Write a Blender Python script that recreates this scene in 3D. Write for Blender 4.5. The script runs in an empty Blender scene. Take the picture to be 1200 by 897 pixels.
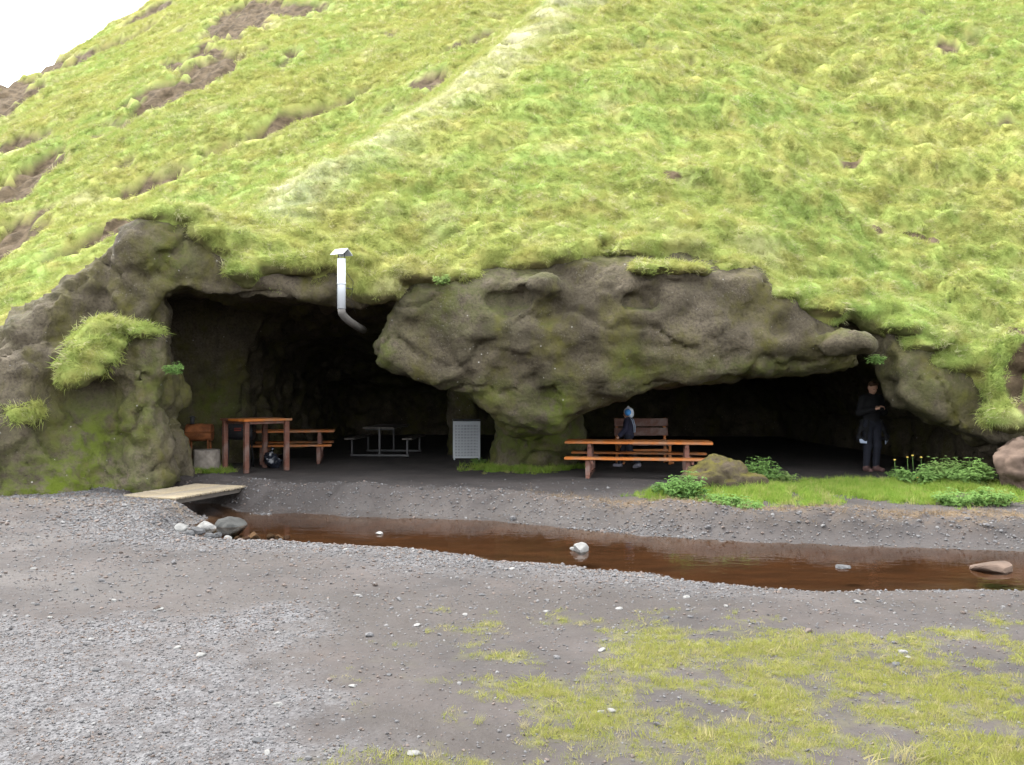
import bpy, bmesh, math, random
import numpy as np
from mathutils import Vector, Matrix, Euler

R = math.radians
scene = bpy.context.scene
C = scene.collection
random.seed(7)
rng = np.random.default_rng(11)

# ------------------------------------------------------------------ camera, sky, sun, exposure
CAMZ, HOR, F = 1.6, 458.0, 1000.0           # eye height, horizon row and focal length in photo pixels (1200 wide)
cam = bpy.data.cameras.new('camera')
cam.sensor_width = 36.0
cam.lens = 36.0 * F / 1200.0
cam.clip_end = 2000
cam_o = bpy.data.objects.new('camera', cam)
C.objects.link(cam_o)
cam_o.location = (0, 0, CAMZ)
cam_o.rotation_euler = (R(90) + math.atan((HOR - 448.5) / F), 0, 0)
scene.camera = cam_o

SUN_EL, SUN_AZ = 56.0, 305.0                 # azimuth measured from +Y clockwise: high, to the left, a little behind the hill
world = bpy.data.worlds.new('World')
scene.world = world
world.use_nodes = True
wn, wl = world.node_tree.nodes, world.node_tree.links
wn.clear()
sky = wn.new('ShaderNodeTexSky')
sky.sky_type = 'NISHITA'
sky.sun_disc = False
sky.sun_elevation = R(SUN_EL)
sky.sun_rotation = R(SUN_AZ)
sky.dust_density = 4.0
sky.air_density = 1.0
hs = wn.new('ShaderNodeHueSaturation'); hs.inputs['Saturation'].default_value = 0.25
wl.new(sky.outputs[0], hs.inputs['Color'])
mx = wn.new('ShaderNodeMix'); mx.data_type = 'RGBA'
mx.inputs[0].default_value = 0.85           # an even cloud deck over the clear sky
mx.inputs[7].default_value = (9.6, 9.9, 10.3, 1)
wl.new(hs.outputs[0], mx.inputs[6])
bg = wn.new('ShaderNodeBackground'); bg.inputs['Strength'].default_value = 0.1
wl.new(mx.outputs[2], bg.inputs['Color'])
wo = wn.new('ShaderNodeOutputWorld')
wl.new(bg.outputs[0], wo.inputs[0])

sun = bpy.data.lights.new('sun', 'SUN')
sun.energy = 1.5
sun.angle = R(16)
sun.color = (1.0, 0.96, 0.9)
sun_o = bpy.data.objects.new('sun', sun)
C.objects.link(sun_o)
sdir = Vector((math.sin(R(SUN_AZ)) * math.cos(R(SUN_EL)), math.cos(R(SUN_AZ)) * math.cos(R(SUN_EL)), math.sin(R(SUN_EL))))
sun_o.rotation_euler = sdir.to_track_quat('Z', 'Y').to_euler()
sun_o.location = (0, -5, 30)

vs = scene.view_settings
vs.view_transform = 'Standard'
vs.look = 'None'
vs.exposure = 2.5
vs.gamma = 1.0
vs.use_curve_mapping = False
scene.cycles.adaptive_threshold = 0.02
scene.cycles.max_bounces = 5
scene.cycles.diffuse_bounces = 1
scene.cycles.transparent_max_bounces = 8

# ------------------------------------------------------------------ small maths
def W(px, py, d):                            # photo pixel at a given distance -> a point of the place
    return ((px - 600.0) / F * d, d, CAMZ + (HOR - py) / F * d)
def G(px, py, z=0.0):                        # photo pixel on level ground of height z
    d = (CAMZ - z) * F / (py - HOR)
    return ((px - 600.0) / F * d, d)
def sstep(a, b, x):
    t = np.clip((x - a) / (b - a), 0, 1)
    return t * t * (3 - 2 * t)
def smin(a, b, k):
    h = np.clip(0.5 + 0.5 * (b - a) / k, 0, 1)
    return b + (a - b) * h - k * h * (1 - h)
def smax(a, b, k):
    return -smin(-a, -b, k)
_perm = np.random.default_rng(5).permutation(256).astype(np.int32)
_perm = np.concatenate([_perm, _perm, _perm])
_grad = np.random.default_rng(6).normal(size=(256, 3)).astype(np.float32)
_grad /= np.linalg.norm(_grad, axis=1)[:, None]
def perlin(x, y, z):
    x, y, z = np.broadcast_arrays(np.asarray(x, np.float32), np.asarray(y, np.float32), np.asarray(z, np.float32))
    xi, yi, zi = np.floor(x).astype(np.int32), np.floor(y).astype(np.int32), np.floor(z).astype(np.int32)
    xf, yf, zf = x - xi, y - yi, z - zi
    xi &= 255; yi &= 255; zi &= 255
    u, v, w = xf*xf*xf*(xf*(xf*6-15)+10), yf*yf*yf*(yf*(yf*6-15)+10), zf*zf*zf*(zf*(zf*6-15)+10)
    def g(ix, iy, iz, fx, fy, fz):
        q = _grad[_perm[_perm[_perm[ix] + iy] + iz]]
        return q[..., 0]*fx + q[..., 1]*fy + q[..., 2]*fz
    a = g(xi, yi, zi, xf, yf, zf); b = g(xi+1, yi, zi, xf-1, yf, zf)
    c = g(xi, yi+1, zi, xf, yf-1, zf); d = g(xi+1, yi+1, zi, xf-1, yf-1, zf)
    e = g(xi, yi, zi+1, xf, yf, zf-1); f = g(xi+1, yi, zi+1, xf-1, yf, zf-1)
    h = g(xi, yi+1, zi+1, xf, yf-1, zf-1); i = g(xi+1, yi+1, zi+1, xf-1, yf-1, zf-1)
    return 1.6 * ((a+(b-a)*u)*(1-v)*(1-w) + (c+(d-c)*u)*v*(1-w) + (e+(f-e)*u)*(1-v)*w + (h+(i-h)*u)*v*w)
def fbm(x, y, z, oct=4, gain=0.5):
    s, a, f = 0.0, 1.0, 1.0
    for _ in range(oct):
        s = s + a * perlin(x*f + 17.3*_, y*f - 9.1*_, z*f + 4.7*_)
        a *= gain; f *= 2.03
    return s

def surface_nets(f, org, h):
    nx, ny, nz = f.shape
    s = f < 0
    cnt = np.zeros((nx-1, ny-1, nz-1), np.int8)
    for dx in (0, 1):
        for dy in (0, 1):
            for dz in (0, 1):
                cnt += s[dx:nx-1+dx, dy:ny-1+dy, dz:nz-1+dz]
    act = (cnt > 0) & (cnt < 8)
    I, J, K = np.nonzero(act)
    idx = -np.ones(act.shape, np.int64)
    idx[I, J, K] = np.arange(len(I))
    pos = np.zeros((len(I), 3)); num = np.zeros(len(I))
    corners = [(a, b, c) for a in (0, 1) for b in (0, 1) for c in (0, 1)]
    for a in corners:
        for ax in range(3):
            if a[ax]: continue
            b = list(a); b[ax] = 1
            fa = f[I+a[0], J+a[1], K+a[2]]; fb = f[I+b[0], J+b[1], K+b[2]]
            m = (fa < 0) != (fb < 0)
            t = np.where(m, fa / np.where(m, fa - fb, 1), 0)
            p = np.tile(np.array(a, float), (len(I), 1)); p[:, ax] += t
            pos += p * m[:, None]; num += m
    V = (np.stack([I, J, K], 1) + pos / num[:, None]) * h + np.array(org)
    quads = []
    for ax in range(3):
        sl0 = [slice(None)]*3; sl1 = [slice(None)]*3
        sl0[ax] = slice(0, -1); sl1[ax] = slice(1, None)
        ch = s[tuple(sl0)] != s[tuple(sl1)]
        ins = s[tuple(sl0)]
        o1, o2 = (ax+1) % 3, (ax+2) % 3
        P = np.stack(np.nonzero(ch), 1)
        ok = (P[:, o1] > 0) & (P[:, o2] > 0) & (P[:, o1] < f.shape[o1]-1) & (P[:, o2] < f.shape[o2]-1)
        P = P[ok]
        q = []
        for (a, b) in ((-1, -1), (0, -1), (0, 0), (-1, 0)):
            Q = P.copy(); Q[:, o1] += a; Q[:, o2] += b
            q.append(idx[Q[:, 0], Q[:, 1], Q[:, 2]])
        q = np.stack(q, 1)
        flip = ~ins[P[:, 0], P[:, 1], P[:, 2]]
        q[flip] = q[flip][:, ::-1]
        quads.append(q)
    Q = np.concatenate(quads)
    Q = Q[(Q >= 0).all(1)]
    return V, Q

def vnormals(V, Q):
    n = np.cross(V[Q[:, 2]] - V[Q[:, 0]], V[Q[:, 3]] - V[Q[:, 1]])
    N = np.zeros_like(V)
    for k in range(4): np.add.at(N, Q[:, k], n)
    return N / (np.linalg.norm(N, axis=1)[:, None] + 1e-9)

def facets(P, scale, seed):                   # broken-rock facets: each cell a tilted plane
    Q = P*scale; base = np.floor(Q).astype(np.int64)
    best = np.full(len(P), 1e9); val = np.zeros(len(P))
    for dx in (-1, 0, 1):
        for dy in (-1, 0, 1):
            for dz in (-1, 0, 1):
                c = base + np.array([dx, dy, dz])
                k = (_perm[_perm[_perm[c[:, 0] & 255] + (c[:, 1] & 255)] + (c[:, 2] & 255)] + seed) & 255
                ctr = c + 0.5 + 0.45*_grad[k]
                v = Q - ctr; d2 = (v*v).sum(1)
                pl = (v*_grad[(k*7 + 13) & 255]).sum(1) + 0.5*_grad[(k*5 + 3) & 255, 0]
                m = d2 < best
                best = np.where(m, d2, best); val = np.where(m, pl, val)
    return val
# ------------------------------------------------------------------ object helpers
def mesh_np(name, V, Q, smooth=True):
    me = bpy.data.meshes.new(name)
    V = np.asarray(V, np.float32); Q = np.asarray(Q, np.int32)
    k = Q.shape[1]
    me.vertices.add(len(V)); me.vertices.foreach_set('co', V.ravel())
    me.loops.add(Q.size); me.loops.foreach_set('vertex_index', Q.ravel())
    me.polygons.add(len(Q))
    me.polygons.foreach_set('loop_start', np.arange(0, Q.size, k, dtype=np.int32))
    me.update(calc_edges=True)
    if smooth: me.polygons.foreach_set('use_smooth', np.ones(len(Q), bool))
    me.validate()
    return me
def fattr(me, name, a):
    at = me.attributes.new(name, 'FLOAT', 'POINT')
    at.data.foreach_set('value', np.asarray(a, np.float32))
def link(name, me, mat=None, parent=None, loc=None, rot=None):
    o = bpy.data.objects.new(name, me)
    C.objects.link(o)
    if mat is not None and me is not None and not me.materials: me.materials.append(mat)
    if parent is not None: o.parent = parent
    if loc is not None: o.location = loc
    if rot is not None: o.rotation_euler = rot
    return o
def tag(o, label=None, cat=None, group=None, kind=None):
    if label: o['label'] = label
    if cat: o['category'] = cat
    if group: o['group'] = group
    if kind: o['kind'] = kind
    return o
def empty(name, loc, rz=0):
    o = bpy.data.objects.new(name, None); C.objects.link(o)
    o.location = loc; o.rotation_euler = (0, 0, rz); o.empty_display_size = 0.2
    return o
_boxes = {}
def box_me(sx, sy, sz, bev=0.006, jit=0.0, seed=0):
    key = (round(sx, 4), round(sy, 4), round(sz, 4), bev, jit, seed)
    if key in _boxes: return _boxes[key]
    bm = bmesh.new()
    bmesh.ops.create_cube(bm, size=1.0)
    for v in bm.verts: v.co = (v.co.x*sx, v.co.y*sy, v.co.z*sz)
    if jit:
        r = random.Random(seed)
        for v in bm.verts: v.co += Vector((r.uniform(-jit, jit), r.uniform(-jit, jit), r.uniform(-jit, jit)))
    if bev: bmesh.ops.bevel(bm, geom=list(bm.edges), offset=min(bev, 0.3*min(sx, sy, sz)), segments=1, affect='EDGES')
    me = bpy.data.meshes.new('box'); bm.to_mesh(me); bm.free()
    _boxes[key] = me
    return me
def box(name, c, s, mat, parent, rot=(0, 0, 0), bev=0.006, jit=0.0, seed=0):
    me = box_me(s[0], s[1], s[2], bev, jit, seed)
    if me.materials and me.materials[0] != mat: me = me.copy(); me.materials.clear()
    return link(name, me, mat, parent, c, rot)
def beam(name, a, b, w, t, mat, parent, bev=0.006):   # a squared timber from a to b
    a, b = Vector(a), Vector(b); d = b - a
    q = d.to_track_quat('X', 'Z')
    return box(name, (a+b)/2, (d.length, w, t), mat, parent, q.to_euler(), bev)
def tube_me(pts, rad, n=12, cap=True):
    pts = [Vector(p) for p in pts]
    rad = rad if hasattr(rad, '__len__') else [rad]*len(pts)
    bm = bmesh.new(); rings = []
    up = Vector((0, 0, 1))
    for i, p in enumerate(pts):
        t = (pts[min(i+1, len(pts)-1)] - pts[max(i-1, 0)]).normalized()
        u = t.cross(up)
        if u.length < 1e-3: u = t.cross(Vector((1, 0, 0)))
        u.normalize(); v = u.cross(t).normalized()
        rings.append([bm.verts.new(p + (u*math.cos(2*math.pi*k/n) + v*math.sin(2*math.pi*k/n))*rad[i]) for k in range(n)])
    for a, b in zip(rings, rings[1:]):
        for k in range(n): bm.faces.new((a[k], a[(k+1) % n], b[(k+1) % n], b[k])).smooth = True
    if cap: bm.faces.new(rings[0][::-1]); bm.faces.new(rings[-1])
    bmesh.ops.recalc_face_normals(bm, faces=bm.faces)
    me = bpy.data.meshes.new('tube'); bm.to_mesh(me); bm.free()
    return me
def tube(name, pts, rad, mat, parent=None, n=12):
    return link(name, tube_me(pts, rad, n), mat, parent)

# ------------------------------------------------------------------ materials
class NT:
    def __init__(s, name):
        s.m = bpy.data.materials.new(name); s.m.use_nodes = True
        s.n, s.l = s.m.node_tree.nodes, s.m.node_tree.links
        s.n.clear()
        s.out = s.n.new('ShaderNodeOutputMaterial')
        s.geo = s.n.new('ShaderNodeNewGeometry'); s.tc = s.n.new('ShaderNodeTexCoord')
    def set(s, sock, v):
        if isinstance(v, bpy.types.NodeSocket): s.l.new(v, sock)
        elif isinstance(v, (tuple, list)) and len(v) == 3 and sock.type == 'RGBA': sock.default_value = (*v, 1)
        else: sock.default_value = v
    def noise(s, scale, detail=4, rough=0.55, vec=None, stretch=None, dist=0.0):
        t = s.n.new('ShaderNodeTexNoise')
        t.inputs['Scale'].default_value = scale; t.inputs['Detail'].default_value = detail
        t.inputs['Roughness'].default_value = rough; t.inputs['Distortion'].default_value = dist
        v = vec or s.geo.outputs['Position']
        if stretch:
            mp = s.n.new('ShaderNodeMapping'); mp.inputs['Scale'].default_value = stretch
            s.l.new(v, mp.inputs[0]); v = mp.outputs[0]
        s.l.new(v, t.inputs['Vector'])
        return t.outputs['Fac']
    def voro(s, scale, vec=None, feature='F1'):
        t = s.n.new('ShaderNodeTexVoronoi'); t.inputs['Scale'].default_value = scale; t.feature = feature
        s.l.new(vec or s.geo.outputs['Position'], t.inputs['Vector'])
        return t
    def ramp(s, fac, *stops):
        r = s.n.new('ShaderNodeValToRGB'); e = r.color_ramp.elements
        while len(e) < len(stops): e.new(0.5)
        for x, (p, c) in zip(e, stops):
            x.position = p; x.color = (*c, 1) if isinstance(c, (tuple, list)) else (c, c, c, 1)
        s.set(r.inputs[0], fac)
        return r.outputs[0]
    def mix(s, fac, a, b, mode='MIX'):
        m = s.n.new('ShaderNodeMix'); m.data_type = 'RGBA'; m.blend_type = mode
        s.set(m.inputs[0], fac); s.set(m.inputs[6], a); s.set(m.inputs[7], b)
        return m.outputs[2]
    def math(s, op, a, b=0.0, clamp=False):
        m = s.n.new('ShaderNodeMath'); m.operation = op; m.use_clamp = clamp
        s.set(m.inputs[0], a); s.set(m.inputs[1], b)
        if op == 'MULTIPLY_ADD': m.inputs[2].default_value = 0.5
        return m.outputs[0]
    def attr(s, name):
        a = s.n.new('ShaderNodeAttribute'); a.attribute_name = name
        return a.outputs['Fac']
    def xyz(s, sock):
        x = s.n.new('ShaderNodeSeparateXYZ'); s.l.new(sock, x.inputs[0]); return x.outputs
    def bump(s, h, strength=0.5, dist=0.02, prev=None):
        b = s.n.new('ShaderNodeBump'); b.inputs['Strength'].default_value = strength; b.inputs['Distance'].default_value = dist
        s.set(b.inputs['Height'], h)
        if prev is not None: s.l.new(prev, b.inputs['Normal'])
        return b.outputs[0]
    def pbr(s, col, rough=0.8, normal=None, metal=0.0, spec=0.3):
        p = s.n.new('ShaderNodeBsdfPrincipled')
        s.set(p.inputs['Base Color'], col); s.set(p.inputs['Roughness'], rough)
        s.set(p.inputs['Metallic'], metal); p.inputs['Specular IOR Level'].default_value = spec
        if normal is not None: s.l.new(normal, p.inputs['Normal'])
        s.l.new(p.outputs[0], s.out.inputs[0])
        return p
def simple(name, col, rough=0.7, var=0.15, scale=8, metal=0.0, spec=0.3, bump=0.2):
    n = NT(name)
    f = n.noise(scale, 5, vec=n.tc.outputs['Object'])
    c = n.mix(n.ramp(f, (0.3, 0.0), (0.7, 1.0)), tuple(x*(1-var) for x in col), tuple(min(1, x*(1+var)) for x in col))
    n.pbr(c, rough, n.bump(n.noise(scale*6, 3, vec=n.tc.outputs['Object']), bump, 0.004), metal, spec)
    return n.m

def mat_rock():
    n = NT('tuff_rock')
    big = n.noise(0.55, 5, 0.6)
    mid = n.noise(2.2, 6, 0.6, dist=0.4)
    fine = n.noise(22, 6, 0.65)
    c = n.mix(n.ramp(mid, (0.3, 0.0), (0.68, 1.0)), (0.034, 0.028, 0.018), (0.076, 0.063, 0.042))
    c = n.mix(n.ramp(big, (0.46, 0.0), (0.66, 0.8)), c, (0.104, 0.086, 0.062))
    c = n.mix(n.ramp(fine, (0.35, 0.55), (0.55, 0.0)), c, (0.019, 0.0145, 0.011))
    alg = n.math('MULTIPLY', n.ramp(n.noise(1.3, 6, 0.62, stretch=(1, 1, 0.55)), (0.47, 0.0), (0.62, 1.0)), n.ramp(n.noise(7, 4), (0.3, 0.25), (0.65, 1.0)))
    c = n.mix(n.math('MULTIPLY', alg, 0.85), c, (0.064, 0.059, 0.014))
    moss = n.math('MULTIPLY', n.attr('moss'), n.ramp(n.noise(5, 6, 0.65), (0.36, 0.0), (0.56, 1.0)), True)
    c = n.mix(moss, c, (0.055, 0.072, 0.007))
    v = n.voro(6.5)
    sp = n.math('MULTIPLY', n.ramp(v.outputs['Distance'], (0.06, 1.0), (0.11, 0.0)), n.ramp(n.noise(1.7, 3), (0.54, 0.0), (0.6, 1.0)))
    c = n.mix(n.math('MULTIPLY', sp, 0.85), c, (0.26, 0.25, 0.23))
    v2 = n.voro(21)
    sp2 = n.math('MULTIPLY', n.ramp(v2.outputs['Distance'], (0.12, 1.0), (0.2, 0.0)), n.ramp(n.noise(2.3, 4), (0.5, 0.0), (0.62, 0.7)))
    c = n.mix(n.math('MULTIPLY', sp2, n.math('SUBTRACT', 1.0, n.attr('moss'))), c, (0.14, 0.128, 0.115))
    b = n.bump(n.noise(5, 6, 0.6), 0.55, 0.10)
    b = n.bump(fine, 0.7, 0.022, b)
    b = n.bump(v2.outputs['Distance'], 0.35, 0.012, b)
    n.pbr(c, 0.92, b, 0, 0.15)
    return n.m
def grass_col(n, dry=0.0):
    p = n.geo.outputs['Position']
    a = n.noise(0.22, 4, 0.55); b = n.noise(1.5, 4, 0.6); d = n.noise(0.6, 4, 0.6, stretch=(1, 1, 1))
    c = n.mix(n.ramp(a, (0.38, 0.0), (0.62, 1.0)), (0.262, 0.280, 0.080), (0.200, 0.285, 0.072))
    c = n.mix(n.ramp(b, (0.42, 0.0), (0.68, 0.8)), c, (0.285, 0.248, 0.080))
    c = n.mix(n.ramp(d, (0.55, 0.0), (0.72, 0.75)), c, (0.345, 0.325, 0.165))
    xs = n.xyz(p)
    ridge = n.math('SUBTRACT', xs[0], n.math('SUBTRACT', n.math('MULTIPLY', xs[1], 0.545), 13.6))
    band = n.ramp(n.math('MULTIPLY_ADD', ridge, 0.2, False), (0.40, 0.0), (0.50, 1.0), (0.62, 0.6), (0.85, 0.0))
    band = n.math('MULTIPLY', band, n.ramp(n.math('MULTIPLY', xs[1], 0.05), (0.712, 0.0), (0.74, 1.0)))
    c = n.mix(n.math('MULTIPLY', band, n.ramp(n.noise(0.9, 5, 0.65, stretch=(0.6, 1, 1.6)), (0.38, 0.0), (0.54, 0.95))), c, (0.50, 0.48, 0.33))
    return c
def mat_turf():
    n = NT('turf')
    c = grass_col(n)
    dk = n.noise(3.0, 5, 0.65)
    c = n.mix(0.25, c, (0.09, 0.10, 0.02))
    c = n.mix(n.ramp(dk, (0.32, 0.5), (0.5, 0.0)), c, (0.085, 0.095, 0.018))
    soil = n.mix(n.ramp(n.noise(4, 5), (0.35, 0.0), (0.65, 1.0)), (0.040, 0.029, 0.017), (0.098, 0.072, 0.045))
    c = n.mix(n.attr('soil'), c, soil)
    b = n.bump(n.noise(16, 5, 0.75), 0.9, 0.05)
    n.pbr(c, 0.95, b, 0, 0.1)
    return n.m
def mat_blade(name, c0, c1, c2, world=True):
    n = NT(name)
    oi = n.n.new('ShaderNodeObjectInfo')
    r = oi.outputs['Random']
    if world:
        c = grass_col(n)
        c = n.mix(0.62, n.mix(n.ramp(r, (0.0, 0.0), (0.55, 0.5), (1.0, 1.0)), c0, c1), c)
        c = n.mix(n.ramp(r, (0.86, 0.0), (0.93, 0.7)), c, c2)
    else:
        c = n.mix(r, c0, c1); c = n.mix(n.ramp(r, (0.8, 0.0), (0.92, 0.8)), c, c2)
    d = n.n.new('ShaderNodeBsdfDiffuse'); t = n.n.new('ShaderNodeBsdfTranslucent'); m = n.n.new('ShaderNodeMixShader')
    n.set(d.inputs[0], c); n.set(t.inputs[0], c); m.inputs[0].default_value = 0.45
    n.l.new(d.outputs[0], m.inputs[1]); n.l.new(t.outputs[0], m.inputs[2]); n.l.new(m.outputs[0], n.out.inputs[0])
    return n.m
def mat_ground():
    n = NT('gravel_soil')
    f1, f2, f3 = n.noise(1.1, 5, 0.6), n.noise(9, 6, 0.65), n.noise(60, 5, 0.7)
    soil = n.mix(n.ramp(f1, (0.35, 0.0), (0.65, 1.0)), (0.030, 0.0255, 0.0235), (0.052, 0.043, 0.039))
    soil = n.mix(n.ramp(f2, (0.35, 0.35), (0.55, 0.0)), soil, (0.025, 0.021, 0.020))
    v = n.voro(48); v2 = n.voro(110)
    peb = n.mix(n.ramp(v.outputs['Color'], (0.2, 0.0), (0.8, 1.0)), (0.050, 0.048, 0.050), (0.132, 0.129, 0.132))
    peb2 = n.mix(n.ramp(v2.outputs['Color'], (0.2, 0.0), (0.8, 1.0)), (0.044, 0.042, 0.043), (0.098, 0.096, 0.098))
    gravel = n.mix(0.5, peb, peb2)
    g = n.math('MULTIPLY', n.attr('gravel'), n.ramp(n.noise(5, 6, 0.7), (0.33, 0.15), (0.55, 1.0)), True)
    c = n.mix(g, soil, gravel)
    c = n.mix(n.math('MULTIPLY', n.attr('dry'), n.ramp(n.noise(6, 5), (0.4, 0.0), (0.6, 0.85))), c, (0.110, 0.076, 0.044))
    c = n.mix(n.math('MULTIPLY', n.attr('grassy'), n.ramp(n.noise(8, 5), (0.38, 0.1), (0.58, 0.9))), c, (0.105, 0.105, 0.034))
    c = n.mix(n.attr('bed'), c, n.mix(n.ramp(n.noise(3, 5, stretch=(0.5, 1.6, 1)), (0.35, 0.0), (0.65, 1.0)), (0.022, 0.0135, 0.0085), (0.044, 0.026, 0.015)))
    wet = n.attr('wet')
    c = n.mix(n.math('MULTIPLY', wet, 0.55), c, (0.024, 0.0185, 0.016))
    c = n.mix(n.attr('bank_dark'), c, (0.020, 0.018, 0.018))
    b = n.bump(f2, 0.5, 0.03)
    b = n.bump(f3, 0.5, 0.008, b)
    b = n.bump(n.math('MULTIPLY', v.outputs['Distance'], g), 0.9, 0.012, b)
    n.pbr(c, n.mix(wet, (0.9,)*3, (0.55,)*3), b, 0, 0.2)
    return n.m
def mat_water():
    n = NT('creek_water')
    nb = n.bump(n.noise(7, 3, 0.5, stretch=(0.6, 1.4, 1)), 0.14, 0.02)
    tr = n.n.new('ShaderNodeBsdfTransparent'); tr.inputs[0].default_value = (0.86, 0.68, 0.52, 1)
    gl = n.n.new('ShaderNodeBsdfGlossy'); gl.inputs['Roughness'].default_value = 0.03
    fr = n.n.new('ShaderNodeFresnel'); fr.inputs['IOR'].default_value = 1.33
    n.l.new(nb, gl.inputs['Normal']); n.l.new(nb, fr.inputs['Normal'])
    m = n.n.new('ShaderNodeMixShader')
    n.l.new(fr.outputs[0], m.inputs[0]); n.l.new(tr.outputs[0], m.inputs[1]); n.l.new(gl.outputs[0], m.inputs[2])
    n.l.new(m.outputs[0], n.out.inputs[0])
    return n.m
def mat_wood(name, c0, c1, worn=None, rough=0.6):
    n = NT(name)
    oi = n.n.new('ShaderNodeObjectInfo')
    v = n.tc.outputs['Object']
    g = n.noise(9, 5, 0.6, vec=v, stretch=(0.35, 6, 6), dist=0.6)
    c = n.mix(n.ramp(g, (0.32, 0.0), (0.68, 1.0)), c0, c1)
    c = n.mix(n.math('MULTIPLY', oi.outputs['Random'], 0.35), c, tuple(0.6*x for x in c0))
    if worn: c = n.mix(n.ramp(n.noise(3.4, 6, 0.65, vec=v), (0.46, 0.0), (0.66, 0.9)), c, worn)
    n.pbr(c, rough, n.bump(g, 0.3, 0.004), 0, 0.3)
    return n.m
M = dict(
    rock=mat_rock(), turf=mat_turf(), ground=mat_ground(), water=mat_water(),
    blade=mat_blade('grass_blade', (0.230, 0.262, 0.068), (0.300, 0.298, 0.108), (0.40, 0.37, 0.23)),
    lush=mat_blade('lush_grass_blade', (0.140, 0.235, 0.036), (0.230, 0.290, 0.058), (0.29, 0.28, 0.11), False),
    dryblade=mat_blade('dry_grass_blade', (0.185, 0.205, 0.045), (0.265, 0.250, 0.080), (0.32, 0.28, 0.15), False),
    leaf=mat_blade('herb_leaf', (0.105, 0.195, 0.055), (0.165, 0.260, 0.075), (0.22, 0.30, 0.10), False),
    orange=mat_wood('orange_stained_wood', (0.26, 0.072, 0.010), (0.38, 0.125, 0.020), (0.20, 0.11, 0.06)),
    redwood=mat_wood('red_brown_wood', (0.085, 0.032, 0.020), (0.14, 0.056, 0.036), (0.14, 0.10, 0.085)),
    pine=mat_wood('pale_pine_wood', (0.17, 0.135, 0.085), (0.27, 0.22, 0.145), (0.15, 0.132, 0.11), 0.8),
    darksteel=simple('dark_steel', (0.06, 0.055, 0.05), 0.6, 0.4, 5),  # plain darker steel, used for the flue elbow
    greywood=mat_wood('grey_weathered_wood', (0.06, 0.05, 0.042), (0.10, 0.088, 0.075)),
    steel=simple('galvanised_steel', (0.055, 0.054, 0.055), 0.5, 0.15, 5, 0.4),
    white=simple('white_metal', (0.40, 0.42, 0.44), 0.45, 0.06, 6, 0.0, 0.4, 0.05),
    tin=simple('dull_white_tin', (0.30, 0.31, 0.32), 0.55, 0.2, 6),
    rust=simple('rusty_steel', (0.17, 0.060, 0.022), 0.85, 0.5, 9, 0.0, 0.2, 0.4),
    blackm=simple('black_painted_steel', (0.020, 0.020, 0.022), 0.5, 0.3, 7),
    bag=simple('black_plastic', (0.012, 0.014, 0.020), 0.25, 0.2, 5, 0, 0.5, 0.05),
    stump=simple('weathered_stump', (0.19, 0.165, 0.14), 0.9, 0.35, 9, 0, 0.2, 0.6),
    stone=simple('grey_stone', (0.055, 0.055, 0.056), 0.85, 0.35, 7, 0, 0.2, 0.5),
    pale=simple('pale_stone', (0.15, 0.147, 0.14), 0.85, 0.3, 9, 0, 0.2, 0.4),
    darkstone=simple('dark_grey_stone', (0.036, 0.036, 0.034), 0.9, 0.45, 7, 0, 0.2, 0.7),
    brownrock=simple('brown_boulder', (0.078, 0.055, 0.042), 0.92, 0.45, 4, 0, 0.15, 0.8),
    skin=simple('skin', (0.46, 0.26, 0.18), 0.6, 0.08, 12),
    navy=simple('navy_cloth', (0.018, 0.018, 0.034), 0.9, 0.25, 14),
    trousers=simple('dark_trousers', (0.010, 0.011, 0.017), 0.9, 0.25, 14),
    blackc=simple('black_cloth', (0.005, 0.005, 0.006), 0.9, 0.25, 14),
    hat=simple('light_blue_knit', (0.07, 0.28, 0.66), 0.9, 0.15, 30),
    hatw=simple('white_knit', (0.62, 0.68, 0.75), 0.9, 0.1, 30),
    hair=simple('brown_hair', (0.055, 0.030, 0.016), 0.7, 0.3, 30),
    shoe=simple('brown_shoe', (0.09, 0.05, 0.045), 0.7, 0.3, 16),
    greyshoe=simple('grey_shoe', (0.17, 0.16, 0.19), 0.7, 0.3, 16),
    lining=simple('pale_lining', (0.28, 0.33, 0.42), 0.8, 0.1, 10),
    redp=simple('red_label', (0.30, 0.045, 0.025), 0.6, 0.3, 14),
    yellow=simple('yellow_petal', (0.42, 0.30, 0.06), 0.8, 0.15, 20),
)
# ------------------------------------------------------------------ terrain functions
ZE_X = [-14, -9, -6.3, -5.9, -5.3, -4.5, -3.6, -2.9, -1.75, -1, 0, 1.5, 2.85, 4.2, 5.3, 6.2, 7, 8, 9.5, 11, 14, 30]
ZE_Z = [4.6, 4.6, 4.65, 4.62, 4.40, 3.90, 3.58, 3.62, 3.50, 3.72, 3.8, 4.05, 4.1, 3.72, 3.2, 2.75, 2.42, 1.75, 0.95, 0.5, 0.3, 0.2]
YE_X = [-14, -8.5, -6, -5, -3, -1.5, 0, 3, 5, 6.5, 8, 9.5, 11, 14, 30]
YE_Y = [13.6, 14.2, 14.3, 14.5, 14.4, 14.6, 14.8, 15.0, 14.8, 14.6, 14.25, 13.7, 13.1, 12, 10]
ZS_X = [-14, -4, 3, 5, 8, 11, 16, 30]
ZS_Z = [4.3, 4.1, 4.1, 3.6, 2.0, 0.9, 0.3, 0.2]
XR_Y = [10, 14.2, 15.8, 18.7, 25.7, 40, 70]
XR_X = [-7.0, -6.05, -4.5, -2.9, 0.26, 6.5, 20]
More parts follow.
